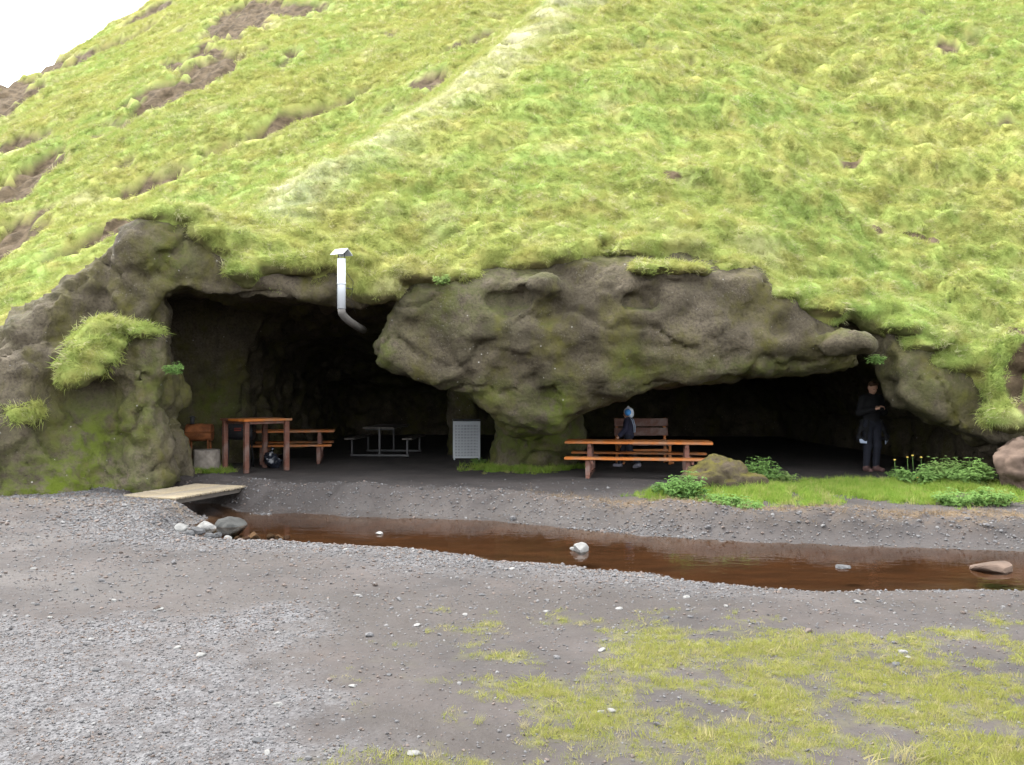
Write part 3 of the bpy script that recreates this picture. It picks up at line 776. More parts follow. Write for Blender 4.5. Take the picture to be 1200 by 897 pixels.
tag(link('hillside', me, M['turf']), kind='structure')
hN = vnormals(hV, hQ)

# ------------------------------------------------------------------ scattered cover (grass, gravel) as instanced tufts and pebbles
def src_coll(name, meshes):
    c = bpy.data.collections.new(name)
    for i, m in enumerate(meshes):
        o = bpy.data.objects.new(name + '_piece', m); c.objects.link(o)
    return c
def tuft_me(seed, n, hgt, wid, spread, droop, mat, segs=3):
    r = random.Random(seed); V, Fc = [], []
    for _ in range(n):
        a = r.uniform(0, 6.283); rad = spread*math.sqrt(r.random())
        bx, by = rad*math.cos(a), rad*math.sin(a)
        hl = hgt*r.uniform(0.55, 1.1); w = wid*r.uniform(0.7, 1.2)
        da = r.gauss(0, 1.0); dr = droop*r.uniform(0.5, 1.3)
        dx, dy = math.cos(da), math.sin(da); fa = r.uniform(0, 6.283); wx_, wy_ = math.cos(fa)*w, math.sin(fa)*w
        b = len(V)
        for s in range(segs):
            t = s/segs
            o = dr*hl*t*t; z = hl*t*(1 - 0.35*dr*t) - 0.02
            k = 1 - 0.55*t
            V += [(bx+dx*o-wx_*k, by+dy*o-wy_*k, z), (bx+dx*o+wx_*k, by+dy*o+wy_*k, z)]
        V.append((bx+dx*dr*hl, by+dy*dr*hl, hl*(1-0.35*dr)))
        for s in range(segs-1): Fc.append((b+2*s, b+2*s+1, b+2*s+3, b+2*s+2))
        Fc.append((b+2*segs-2, b+2*segs-1, b+2*segs))
    me = bpy.data.meshes.new('tuft'); me.from_pydata(V, [], Fc); me.update()
    for p_ in me.polygons: p_.use_smooth = True
    me.materials.append(mat)
    return me
def pebble_me(seed, mat, sub=2, flat=0.6, rough=0.3, size=1.0):
    bm = bmesh.new(); bmesh.ops.create_icosphere(bm, subdivisions=sub, radius=1.0)
    r = np.random.default_rng(seed); o = r.uniform(0, 50, 3)
    co = np.array([v.co for v in bm.verts])
    n = perlin(co[:, 0]*0.9+o[0], co[:, 1]*0.9+o[1], co[:, 2]*0.9+o[2]) + 0.4*perlin(co[:, 0]*2.2+o[1], co[:, 1]*2.2+o[2], co[:, 2]*2.2+o[0])
    pl = r.normal(size=(7, 3)); pl /= np.linalg.norm(pl, axis=1)[:, None]
    lim = r.uniform(0.5, 0.9, 7)
    co = co*(1 + rough*n)[:, None]
    for q, l in zip(pl, lim):
        e = co @ q - l
        co = co - np.maximum(e, 0)[:, None]*q*0.9
    co *= np.array([1.0, r.uniform(0.65, 0.95), flat])*size
    for v, c in zip(bm.verts, co): v.co = c
    for f in bm.faces: f.smooth = False
    me = bpy.data.meshes.new('pebble'); bm.to_mesh(me); bm.free()
    if mat: me.materials.append(mat)
    return me
def sample(V, Q, dens, n):
    a = 0.5*np.linalg.norm(np.cross(V[Q[:, 2]]-V[Q[:, 0]], V[Q[:, 3]]-V[Q[:, 1]]), axis=1)*dens
    c = np.cumsum(a); i = np.searchsorted(c, rng.random(n)*c[-1])
    u, v = rng.random(n)[:, None], rng.random(n)[:, None]
    q = Q[i]
    P = (V[q[:, 0]]*(1-u) + V[q[:, 1]]*u)*(1-v) + (V[q[:, 3]]*(1-u) + V[q[:, 2]]*u)*v
    N = np.cross(V[q[:, 2]]-V[q[:, 0]], V[q[:, 3]]-V[q[:, 1]])
    return P, N/(np.linalg.norm(N, axis=1)[:, None] + 1e-9), q
def scatter(name, P, rot, scl, coll, label, cat):
    me = bpy.data.meshes.new(name)
    me.vertices.add(len(P)); me.vertices.foreach_set('co', np.asarray(P, np.float32).ravel())
    a = me.attributes.new('rot', 'FLOAT_VECTOR', 'POINT'); a.data.foreach_set('vector', np.asarray(rot, np.float32).ravel())
    a = me.attributes.new('scl', 'FLOAT_VECTOR', 'POINT'); a.data.foreach_set('vector', np.asarray(scl, np.float32).ravel())
    me.update()
    o = link(name, me)
    g = bpy.data.node_groups.new(name + '_scatter', 'GeometryNodeTree')
    g.interface.new_socket('Geometry', in_out='INPUT', socket_type='NodeSocketGeometry')
    g.interface.new_socket('Geometry', in_out='OUTPUT', socket_type='NodeSocketGeometry')
    n, l = g.nodes, g.links
    gi, go = n.new('NodeGroupInput'), n.new('NodeGroupOutput')
    ci = n.new('GeometryNodeCollectionInfo'); ci.inputs['Collection'].default_value = coll
    ci.inputs['Separate Children'].default_value = True; ci.inputs['Reset Children'].default_value = True
    ip = n.new('GeometryNodeInstanceOnPoints'); ip.inputs['Pick Instance'].default_value = True
    ar = n.new('GeometryNodeInputNamedAttribute'); ar.data_type = 'FLOAT_VECTOR'; ar.inputs['Name'].default_value = 'rot'
    sc = n.new('GeometryNodeInputNamedAttribute'); sc.data_type = 'FLOAT_VECTOR'; sc.inputs['Name'].default_value = 'scl'
    ri = n.new('FunctionNodeRandomValue'); ri.data_type = 'INT'
    for s in ri.inputs:
        if s.type == 'INT' and s.name == 'Max': s.default_value = len(coll.objects) - 1
        if s.type == 'INT' and s.name == 'Min': s.default_value = 0
    l.new(gi.outputs[0], ip.inputs['Points']); l.new(ci.outputs[0], ip.inputs['Instance'])
    l.new(ar.outputs[0], ip.inputs['Rotation']); l.new(sc.outputs[0], ip.inputs['Scale'])
    io = [s for s in ri.outputs if s.type == 'INT'][0]
    l.new(io, ip.inputs['Instance Index'])
    l.new(ip.outputs[0], go.inputs[0])
    md = o.modifiers.new('scatter', 'NODES'); md.node_group = g
    tag(o, label, cat, kind='stuff')
    return o
def slope_rot(N, tilt=0.9, jit=0.25, yawj=0.7, lean=0.22):
    n = len(N); yaw = np.arctan2(N[:, 1], N[:, 0]) + rng.normal(0, yawj, n)
    t = np.arccos(np.clip(N[:, 2], -1, 1))*tilt + lean + rng.normal(0, jit, n)
    return np.stack([rng.normal(0, jit, n), t, yaw], 1)
def inview(P, m=160):
    a, b = project(P)
    return (P[:, 1] > 2.5) & (a > -m) & (a < 1200+m) & (b > -m) & (b < 897+m)
def vdens(V, N, fac):
    return fac
slope_tufts = src_coll('slope_tuft', [tuft_me(20+i, 26, 0.125, 0.0055, 0.11, 0.75, M['blade'], 2) for i in range(6)])
# near slope
def how_many(V, Q, dens): return int((0.5*np.linalg.norm(np.cross(V[Q[:, 2]]-V[Q[:, 0]], V[Q[:, 3]]-V[Q[:, 1]]), axis=1)*dens).sum())
KD = 150.0
dv = KD*(1-tsoil)*sstep(-0.75, -0.3, tN[:, 2])*inview(tV)*(15/np.maximum(tV[:, 1], 13))**1.0
P, N, q = sample(tV, tQ, dv[tQ].mean(1), how_many(tV, tQ, dv[tQ].mean(1)))
s = rng.uniform(0.5, 1.15, len(P))*np.where(N[:, 2] < 0.35, 0.8, 1.0)*np.where(P[:, 1] < 14.0, 1.25, 1.0)
scatter('slope_grass', P, slope_rot(N), np.stack([s, s, s*rng.uniform(0.6, 1.1, len(P))], 1), slope_tufts, 'yellow green tussock grass on the turf above the caves', 'grass')
# hillside
facing = (hN[:, 1] < 0.2)
dv = KD*(1-hsoil)*inview(hV)*(15/np.maximum(hV[:, 1], 13))**1.0*facing
dv[kill] = 0
P, N, q = sample(hV, hQ, dv[hQ].min(1), how_many(hV, hQ, dv[hQ].min(1)))
print('tufts', len(P))
s = rng.uniform(0.5, 1.15, len(P))*np.clip(P[:, 1]/20, 0.9, 1.5)
scatter('hill_grass', P, slope_rot(N), np.stack([s, s, s*rng.uniform(0.55, 0.95, len(P))], 1), slope_tufts, 'yellow green grass covering the steep hill behind', 'grass')
# PART2
# ------------------------------------------------------------------ ground cover
gV = np.stack([gxr, gyr, gz], 1); gQ = grid_quads(len(gx), len(gy))
gvis = inview(gV, 450)*(gyr < 19)
near_w = np.clip(5.0/np.maximum(gyr, 2.5), 0.15, 1.6)
flat_rot = lambda n, j=0.2: np.stack([rng.normal(0, j, n), rng.normal(0, j, n), rng.uniform(0, 6.283, n)], 1)
low = src_coll('low_tuft', [tuft_me(60+i, 26, 0.034, 0.0022, 0.05, 1.0, M['dryblade'], 2) for i in range(5)])
P, N, q = sample(gV, gQ, (fg**1.3*gvis*near_w)[gQ].mean(1), 17000)
s = rng.uniform(0.3, 0.95, len(P))*(1 + 0.9*(rng.random(len(P)) < 0.03))
scatter('meadow_grass', P, flat_rot(len(P), 0.3), np.stack([s, s, s], 1), low, 'sparse short yellow green grass in patches on the dark soil', 'grass')
tall = src_coll('tall_tuft', [tuft_me(80+i, 40, 0.20, 0.0022, 0.07, 0.7, M['dryblade'], 3) for i in range(3)])
TT = [(1060, 893, 1.2), (1085, 890, 1.0), (1030, 892, 0.8), (1100, 896, 0.9), (770, 800, 0.7), (785, 806, 0.55), (715, 868, 0.5), (640, 845, 0.6), (615, 850, 0.5), (905, 800, 0.5), (1015, 770, 0.55), (860, 720, 0.4), (935, 835, 0.6), (1150, 800, 0.5), (500, 745, 0.4), (570, 775, 0.4), (560, 845, 0.5), (1180, 870, 0.6), (880, 880, 0.5)]
P = np.array([(*G(a, b, 0), 0.0) for a, b, c in TT]); P[:, 2] = ground_h(P[:, 0], P[:, 1])
s = 0.7*np.array([c for a, b, c in TT])
scatter('taller_grass', P, flat_rot(len(P), 0.1), np.stack([s, s, s], 1), tall, 'taller pale grass tufts standing out of the short patches', 'grass')
lushc = src_coll('lush_tuft', [tuft_me(90+i, 30, 0.13, 0.0045, 0.08, 0.7, M['lush'], 2) for i in range(4)])
P, N, q = sample(gV, gQ, (lw*gvis)[gQ].mean(1), 5200)
s = rng.uniform(0.45, 1.15, len(P))
scatter('lush_grass', P, flat_rot(len(P), 0.25), np.stack([s, s, s], 1), lushc, 'lush bright green grass by the cave mouths', 'grass')
# gravel
pm = [simple('pebble_grey', (0.080, 0.078, 0.079), 0.8, 0.3, 30), simple('pebble_dark', (0.056, 0.053, 0.053), 0.8, 0.3, 30), simple('pebble_brown', (0.085, 0.066, 0.056), 0.8, 0.3, 30), simple('pebble_pale', (0.115, 0.112, 0.110), 0.8, 0.3, 30)]
peb = src_coll('gravel_piece', [pebble_me(100+i, pm[[0, 0, 1, 2, 0, 1, 3, 2][i]], 1, 0.6, 0.3) for i in range(8)])
dv = (gm**1.5*(1-0.7*fg) + 0.16*(1-0.7*farside) + 0.35*farside*np.exp(-((gs-0.45)/0.4)**2))*gvis*near_w*(gs > -0.05)*sstep(15.5, 12.2, gyr)
P, N, q = sample(gV, gQ, dv[gQ].mean(1), 105000)
s = np.exp(rng.normal(math.log(0.0066), 0.45, len(P)))*np.clip(P[:, 1]/6.0, 0.75, 1.7)
P[:, 2] += s*0.2
scatter('gravel', P, flat_rot(len(P), 0.3), np.stack([s, s, s], 1), peb, 'loose grey volcanic gravel strewn over the foreground and creek bank', 'gravel')
# fallen grass litter on the crest of the far bank
P, N, q = sample(gV, gQ, (farside*np.exp(-((gs-1.0)/0.35)**2)*sstep(0, 2.5, gxr)*gvis)[gQ].mean(1), 1100)
litter = src_coll('litter_tuft', [tuft_me(130+i, 22, 0.10, 0.003, 0.09, 1.2, simple('withered_grass', (0.14, 0.098, 0.055), 0.9, 0.3, 20), 2) for i in range(3)])
s = rng.uniform(0.4, 0.9, len(P))
scatter('withered_grass', P, flat_rot(len(P), 0.7), np.stack([s, s, s*0.6], 1), litter, 'withered brown grass along the crest of the far creek bank', 'grass')

# ------------------------------------------------------------------ stones
def gz_at(x, y): return float(ground_h(np.array([x]), np.array([y]))[0])
def stone(name, px, py, r, flat, mat, label, cat, group=None, z0=None, seed=1, sink=0.3, sub=3, rough=0.3, yaw=0.0, stretch=1.0):
    zz = z0 if z0 is not None else 0.0
    x, y = G(px, py, zz)
    if z0 is None: zz = gz_at(x, y)
    me = pebble_me(seed, mat, sub, flat, rough, r)
    o = link(name, me, mat, None, (x, y, zz + r*flat*(1-2*sink)*0.75), (0, 0, yaw))
    o.scale = (stretch, 1, 1)
    return tag(o, label, cat, group)
LOOSE = [(304, 864, .030), (314, 877, .022), (484, 879, .030), (457, 793, .018), (188, 711, .030), (135, 702, .032), (192, 726, .024), (108, 749, .024), (209, 760, .026), (115, 787, .026), (237, 770, .036), (414, 805, .022), (333, 818, .022), (327, 827, .024),
         (489, 735, .026), (565, 697, .028), (716, 835, .026), (704, 836, .020), (675, 800, .018), (705, 764, .032), (1056, 762, .034), (1050, 775, .030), (1062, 768, .022), (804, 700, .028), (780, 725, .026), (725, 712, .028), (640, 716, .026), (90, 690, .030), (40, 668, .03), (60, 720, .022), (262, 716, .024), (420, 700, .024), (850, 712, .025), (160, 668, .03), (545, 720, .022), (1005, 705, .028), (575, 664, .03), (600, 667, .028), (405, 642, .03)]
for i, (a, b, r) in enumerate(LOOSE):
    pale_ = i % 3 != 0; x_, y_ = G(a, b, 0)
    where = 'at the near water edge of the creek' if creek_sd(np.array([x_]), np.array([y_]))[0] < 0.35 else ('among the short grass patches' if x_ > -0.2 else 'on the bare dark gravel away from the grass')
    stone('loose_stone', a, b, r*1.1, 0.42, M['pale'] if pale_ else M['stone'], 'small flat %s stone lying loose %s' % ('pale' if pale_ else 'dark grey', where), 'stone', ('pale' if pale_ else 'grey') + ' loose stones ' + where, seed=200+i, sub=2, yaw=i*1.7)
stone('creek_stone', 680, 646, 0.10, 0.75, M['pale'], 'rounded white stone standing out of the creek water', 'stone', z0=ZW, seed=301, sink=0.25, rough=0.15)
stone('creek_stone', 672, 645, 0.045, 0.7, M['pale'], 'tiny pale stone beside the rounded white one in the creek', 'stone', z0=ZW, seed=302, sink=0.2, rough=0.15)
stone('creek_stone', 1163, 668, 0.20, 0.42, M['brownrock'], 'flat pinkish brown stone lying low in the creek', 'stone', z0=ZW, seed=303, sink=0.3, rough=0.15, stretch=1.1)
stone('creek_stone', 988, 665, 0.09, 0.3, M['stone'], 'thin dark stone barely breaking the creek surface', 'stone', z0=ZW, seed=304, sink=0.3)
stone('creek_stone', 445, 626, 0.05, 0.6, M['pale'], 'small pale stone in the brown water below the high table', 'stone', z0=ZW, seed=305, sink=0.25)
stone('slab_stone', 272, 598, 0.24, 0.75, M['darkstone'], 'large angular grey stone propped under the plank bridge', 'stone', seed=311, sink=0.2, yaw=0.4, rough=0.2)
for i, (a, b, r) in enumerate([(243, 601, .15), (232, 606, .10), (256, 609, .09), (298, 602, .13), (306, 606, .08), (318, 601, .10), (327, 602, .08), (288, 609, .07), (222, 612, .08), (268, 612, .06), (335, 600, .06), (246, 612, .07), (212, 606, .10), (280, 606, .08)]):
    stone('bank_stone', a, b, r, 0.7, M['stone'] if i % 3 else M['pale'], ('%s %s stone heaped at the creek end by the plank bridge' % ('head sized' if r > 0.095 else 'fist sized', 'dark grey' if i % 3 else 'pale')), 'stone', '%s %s stones heaped by the plank bridge' % ('large' if r > 0.095 else 'small', 'grey' if i % 3 else 'pale'), seed=320+i, sink=0.22, yaw=i*0.9)

def mat_mossy_boulder():
    n = NT('mossy_boulder')
    nz = n.xyz(n.geo.outputs['Normal'])[2]
    c = n.mix(n.ramp(n.noise(4, 6, 0.65), (0.3, 0.0), (0.7, 1.0)), (0.032, 0.025, 0.018), (0.082, 0.064, 0.046))
    m = n.math('MULTIPLY', n.ramp(nz, (0.35, 0.15), (0.85, 1.0)), n.ramp(n.noise(5, 5, 0.6), (0.38, 0.0), (0.55, 1.0)))
    c = n.mix(n.math('MULTIPLY', m, 0.8), c, (0.075, 0.068, 0.012))
    n.pbr(c, 0.95, n.bump(n.noise(12, 6, 0.7), 0.9, 0.05), 0, 0.1)
    return n.m
def boulder(name, c, r, seed, mat, label, rot=0.0):
    me = pebble_me(seed, None, 5, 1.0, 0.22)
    V = np.zeros(len(me.vertices)*3, np.float32); me.vertices.foreach_get('co', V); V = V.reshape(-1, 3)
    V = V*np.array(r)
    nn = V/np.linalg.norm(V, axis=1)[:, None]
    V = V + nn*(0.05*fbm(V[:, 0]*4, V[:, 1]*4, V[:, 2]*4+seed, 5, 0.6) + 0.05*facets(V, 4.5, 5))[:, None]
    me.vertices.foreach_set('co', V.astype(np.float32).ravel())
    me.polygons.foreach_set('use_smooth', np.ones(len(me.polygons), bool)); me.update()
    return tag(link(name, me, mat, None, c, (0, 0, rot)), label, 'boulder')
boulder('mossy_boulder', (3.22, 12.95, 0.12), (0.62, 0.52, 0.40), 401, mat_mossy_boulder(), 'brown mossy boulder ringed by lush grass before the long picnic table')
boulder('brown_boulder', (7.95, 13.15, 0.40), (0.62, 0.6, 0.48), 407, M['brownrock'], 'bare reddish brown boulder against the foot of the turf slope', 0.5)

# ------------------------------------------------------------------ plank bridge
A, B = Vector((-4.74, 12.0, 0)), Vector((-4.20, 13.55, 0))
u = (B-A).normalized(); w = Vector((-u.y, u.x, 0)); L = (B-A).length; WB = 0.98
br = empty('plank_bridge', A + u*L/2 + w*WB/2, math.atan2(u.y, u.x))
tag(br, 'low bridge of pale weathered planks over the creek end', 'bridge')
for y in (-0.40, 0.0, 0.40): box('stringer', (0, y, 0.026), (L*0.98, 0.07, 0.07), M['greywood'], br)
nP = 15
for i in range(nP):
    x = -L/2 + (i+0.5)*L/nP
    box('plank', (x, random.uniform(-0.012, 0.012), 0.078 + random.uniform(-0.003, 0.003)), (L/nP - 0.022, WB, 0.03), M['pine'], br, (0, 0, random.uniform(-0.01, 0.01)))

# ------------------------------------------------------------------ tables and benches
Z0 = 0.05
def picnic(name, loc, rz, length, label, top_h=0.70, seat_h=0.42, wood=M['orange'], legm=M['redwood'], seat_y=0.72, tw=0.76):
    t = empty(name, loc, rz)
    for k in range(5): box('plank', (random.uniform(-.02, .02), (k-2)*tw/5, top_h-0.022), (length, tw/5-0.008, 0.045), wood, t)
    for s in (-1, 1):
        for k in (0, 1): box('bench_plank', (0.0, s*(seat_y + (k-0.5)*0.135), seat_h-0.02), (length*0.97, 0.125, 0.042), wood, t)
    for x in (-length*0.33, length*0.33):
        box('foot_bar', (x, 0, 0.045), (0.07, 2*seat_y+0.16, 0.07), legm, t)
        box('top_bar', (x, 0, top_h-0.08), (0.07, tw*0.9, 0.07), legm, t)
        for s in (-1, 1):
            box('leg', (x, s*seat_y, seat_h/2+0.005), (0.085, 0.085, seat_h-0.11), legm, t)
            box('leg', (x, s*tw*0.33, (top_h-0.115+0.08)/2), (0.085, 0.085, top_h-0.20), legm, t)
            box('seat_bar', (x+0.076, s*(seat_y-0.22), seat_h-0.075), (0.045, 0.62, 0.07), legm, t)
    return tag(t, label, 'picnic table')
picnic('picnic_table', (2.30, 15.6, gz_at(2.3, 15.6)), R(-9), 2.62, 'long orange stained picnic table with benches under the hanging rock', 0.645, 0.39)
picnic('picnic_table', (-4.75, 18.5, gz_at(-4.75, 18.5)), R(10), 1.75, 'smaller orange picnic table in shade behind the high table', 0.70, seat_y=0.62, tw=0.66)
# bench with high back, inside the right cave
b = empty('backed_bench', (2.78, 18.1, gz_at(2.78, 18.1)), R(4))
for z, m in ((0.67, M['redwood']), (0.87, M['redwood'])): box('back_board', (0, 0.20, z), (1.16, 0.03, 0.17), m, b, (R(-8), 0, 0))
for k in range(3): box('seat_plank', (0, 0.08-0.14*k, 0.42), (1.12, 0.13, 0.04), M['redwood'], b)
for x in (-0.52, 0.52):
    box('back_post', (x, 0.235, 0.48), (0.06, 0.05, 0.96), M['orange'], b, (R(-4), 0, 0))
    box('leg', (x, -0.2, 0.2), (0.06, 0.06, 0.40), M['orange'], b)
    box('foot_bar', (x+0.06, 0.0, 0.035), (0.05, 0.5, 0.05), M['orange'], b)
box('rail', (0, -0.205, 0.30), (0.97, 0.03, 0.05), M['orange'], b)
tag(b, 'dark red wooden bench with a tall back inside the right cave', 'bench')
# high table standing corner-on
t = empty('high_table', (-4.95, 16.5, gz_at(-4.95, 16.5)), R(45))
for k in range(6): box('plank', (random.uniform(-.01, .01), (k-2.5)*0.166, 0.985), (1.0, 0.158, 0.045), M['orange'] if k < 4 else M['redwood'], t)
for sx in (-1, 1):
    for sy in (-1, 1): box('leg', (sx*0.42, sy*0.42, 0.48), (0.090, 0.090, 0.962), M['redwood'], t, bev=0.012)
for s in (-1, 1):
    box('apron', (0, s*0.42, 0.935), (0.72, 0.035, 0.05), M['redwood'], t); box('apron', (s*0.42, 0, 0.935), (0.035, 0.72, 0.05), M['redwood'], t)
tag(t, 'tall square wooden table on four thick legs at the left cave mouth', 'table')
# steel framed picnic table deep in the left cave
t = empty('steel_picnic_table', (-3.06, 20.9, gz_at(-3.06, 20.9)), R(-4))
for x in (-0.68, 0.68):
    for k in (0, 1): box('bench_plank', (x+(k-0.5)*0.13, 0, 0.42), (0.12, 1.9, 0.04), M['greywood'], t)
for k in range(5): box('plank', ((k-2)*0.15, 0, 0.68), (0.142, 1.9, 0.04), M['greywood'], t)
for y in (-0.8, 0.8):
    box('foot_bar', (0, y, 0.03), (1.40, 0.05, 0.05), M['steel'], t); box('post', (0, y, 0.355), (0.05, 0.05, 0.602), M['steel'], t)
    for s in (-1, 1): box('post', (s*0.66, y, 0.228), (0.045, 0.045, 0.342), M['steel'], t)
    box('top_bar', (0, y+0.052, 0.64), (0.7, 0.05, 0.036), M['steel'], t)
tag(t, 'grey steel framed picnic table deep in the left cave', 'picnic table')

# ------------------------------------------------------------------ white slatted cage
t = empty('wire_cage', (-1.03, 19.3, gz_at(-1.03, 19.3)), R(6))
Wc, Dc, Hc = 0.56, 0.42, 0.86
for x in (-1, 1):
    for y in (-1, 1): box('corner_post', (x*Wc/2, y*Dc/2, Hc/2), (0.035, 0.035, Hc), M['white'], t)
for z in (0.06, Hc-0.03):
    for y in (-1, 1): box('frame_bar', (0, y*Dc/2, z), (Wc-0.036, 0.03, 0.05), M['white'], t)
    for x in (-1, 1): box('frame_bar', (x*Wc/2, 0, z), (0.03, Dc-0.036, 0.05), M['white'], t)
for i in range(11): box('wire', (0, -Dc/2-0.003, 0.13+i*0.066), (Wc-0.04, 0.012, 0.028), M['white'], t)
for i in range(7): box('wire', (-Wc/2+0.07+i*0.07, -Dc/2+0.010, 0.45), (0.02, 0.012, 0.74), M['white'], t)
box('back_panel', (0, 0.03, 0.45), (Wc-0.06, 0.02, 0.76), M['tin'], t)
box('lid', (0, 0, Hc+0.02), (Wc+0.06, Dc+0.06, 0.035), M['blackm'], t)
tag(t, 'white wire cage with a dark lid standing in the left cave', 'cage')

# ------------------------------------------------------------------ barrel grills, stump, bag
def barrel(name, loc, rz, mat, label, length, r, zc_, lidc=None, stack=True):
    t = empty(name, loc, rz)
    n = 18
    def drum(a0, a1, rad, nm, m, extra=0.0):
        bm = bmesh.new(); rows = []
        xs = [-length/2, -length/2+0.01, -length/6, -length/6+0.02, length/6-0.02, length/6, length/2-0.01, length/2]
        rs = [rad-0.012, rad, rad, rad+0.008, rad+0.008, rad, rad, rad-0.012]
        for x, q in zip(xs, rs):
            rows.append([bm.verts.new((x, math.cos(a0+(a1-a0)*k/n)*q, zc_+extra+math.sin(a0+(a1-a0)*k/n)*q)) for k in range(n+1)])
        for a_, b_ in zip(rows, rows[1:]):
            for k in range(n): bm.faces.new((a_[k], a_[k+1], b_[k+1], b_[k])).smooth = True
        bm.faces.new(rows[0]); bm.faces.new(rows[-1][::-1])
        bmesh.ops.recalc_face_normals(bm, faces=bm.faces)
        me = bpy.data.meshes.new(nm); bm.to_mesh(me); bm.free()
        return link(nm, me, m, t)
    drum(math.pi, 2*math.pi, r, 'bowl', mat); ld = drum(0.0, math.pi, r*0.985, 'lid', lidc or mat, 0.012)
    tube('handle', [(-0.12, -r*0.9, zc_+0.05), (-0.12, -r*0.9-0.05, zc_+0.06), (0.12, -r*0.9-0.05, zc_+0.06), (0.12, -r*0.9, zc_+0.05)], 0.010, M['blackm'], ld, 8)
    for x in (-1, 1):
        for y in (-1, 1): tube('leg', [(x*length*0.36, y*r*0.55, zc_-r*0.80), (x*length*0.42, y*r*0.9, 0.0)], 0.018, mat, t, 8)
    if stack:
        tube('flue', [(length*0.28, 0, zc_+r*0.9), (length*0.28, 0, zc_+r+0.14)], 0.045, M['blackm'], t, 12)
        tube('flue_cap', [(length*0.28, 0, zc_+r+0.14), (length*0.28, 0, zc_+r+0.17)], [0.085, 0.02], M['blackm'], t, 12)
    tag(t, label, 'grill')
    return t
barrel('barrel_grill', (-6.22, 17.0, gz_at(-6.22, 17.0)), R(186), M['rust'], 'rusty oil drum grill with a short black flue beside the rock rib', 0.50, 0.165, 0.72)
t = barrel('barrel_grill', (-5.55, 17.35, gz_at(-5.55, 17.35)), R(3), M['blackm'], 'black barrel grill behind the high table with a red label', 0.62, 0.16, 0.72, stack=False)
box('badge', (0.02, -0.172, 0.775), (0.14, 0.012, 0.06), M['redp'], t, (R(-18), 0, 0))
def stump():
    bm = bmesh.new(); rows = []; n = 26
    for i, z in enumerate((-0.05, 0.03, 0.15, 0.28, 0.40, 0.415, 0.412)):
        rr_ = (0.275, 0.265, 0.25, 0.245, 0.245, 0.235, 0.12)[i]
        rows.append([bm.verts.new((rr_*(1+0.05*math.sin(5*a)+0.03*math.sin(11*a+1))*math.cos(a), rr_*(1+0.05*math.sin(5*a)+0.03*math.sin(11*a+1))*math.sin(a), z)) for a in [6.2832*k/n for k in range(n)]])
    for a_, b_ in zip(rows, rows[1:]):
        for k in range(n): bm.faces.new((a_[k], a_[(k+1) % n], b_[(k+1) % n], b_[k])).smooth = True
    bm.faces.new(rows[-1]); bm.faces.new(rows[0][::-1])
    me = bpy.data.meshes.new('tree_stump'); bm.to_mesh(me); bm.free()
    return me
tag(link('chopping_stump', stump(), M['stump'], None, (-5.92, 16.55, gz_at(-5.92, 16.55))), 'pale weathered wooden stump beside the high table', 'stump')
me = pebble_me(433, None, 4, 1.0, 0.5, 0.2)
V = np.zeros(len(me.vertices)*3, np.float32); me.vertices.foreach_get('co', V); V = V.reshape(-1, 3)
V = V*np.array([1.0, 0.9, 0.95]); nn = V/np.linalg.norm(V, axis=1)[:, None]
V = V + nn*(0.05*np.abs(fbm(V[:, 0]*9, V[:, 1]*9, V[:, 2]*9, 2)))[:, None]; V[:, 2] = np.maximum(V[:, 2], -0.16)
me.vertices.foreach_set('co', V.astype(np.float32).ravel()); me.polygons.foreach_set('use_smooth', np.ones(len(me.polygons), bool)); me.update()
t = empty('rubbish_bag', (-4.80, 17.05, gz_at(-4.80, 17.05)))
link('sack', me, M['bag'], t, (0, 0, 0.165)); tube('knot', [(0, 0, 0.30), (0.01, 0, 0.36), (0.03, 0.01, 0.42)], [0.03, 0.016, 0.045], M['bag'], t, 9)
tag(t, 'crumpled black plastic rubbish bag under the high table', 'bag')

# ------------------------------------------------------------------ flue pipe on the brow
dC = 13.72
b0 = Vector(W(400, 362, dC))
t = empty('flue_pipe', b0)
zt = W(400, 303, dC)[2] - b0.z
tube('pipe', [(0, 0, 0), (0, 0, zt)], 0.066, M['white'], t, 18)
tube('collar', [(0, 0, zt*0.5-0.015), (0, 0, zt*0.5+0.015)], 0.071, M['white'], t, 18)
tube('elbow', [(0, 0, 0.0), (0.005, 0.01, -0.07), (0.04, 0.06, -0.13), (0.10, 0.16, -0.19), (0.15, 0.5, -0.24), (0.18, 1.0, -0.27)], 0.064, M['darksteel'], t, 16)
cp = bmesh.new()
for sx in (-1, 1):
    vs_ = [cp.verts.new(q) for q in ((0, -0.16, 0.13), (sx*0.17, -0.16, 0.02), (sx*0.17, 0.16, 0.02), (0, 0.16, 0.13), (0, -0.16, 0.12), (sx*0.165, -0.16, 0.012), (sx*0.165, 0.16, 0.012), (0, 0.16, 0.12))]
    for f_ in ((0, 1, 2, 3), (7, 6, 5, 4), (0, 4, 5, 1), (2, 6, 7, 3), (1, 5, 6, 2)): cp.faces.new([vs_[k] for k in f_])
cm = bpy.data.meshes.new('cap'); bmesh.ops.recalc_face_normals(cp, faces=cp.faces); cp.to_mesh(cm); cp.free()
link('cap', cm, M['white'], t, (0, 0, zt+0.04), (0, 0, R(62))).scale = (0.72, 0.8, 0.9)
for s in (-1, 1): tube('cap_strut', [(s*0.05, 0, zt-0.03), (s*0.05, 0, zt+0.115)], 0.008, M['steel'], t, 6)
tube('bracket', [(0.06, 0.03, zt*0.42), (0.12, 0.45, zt*0.45)], 0.009, M['steel'], t, 6)
tube('guy_wire', [(-0.06, 0, zt*0.9), (-0.09, 0.05, 0.25), (-0.10, 0.08, 0.02)], 0.004, M['blackm'], t, 5)
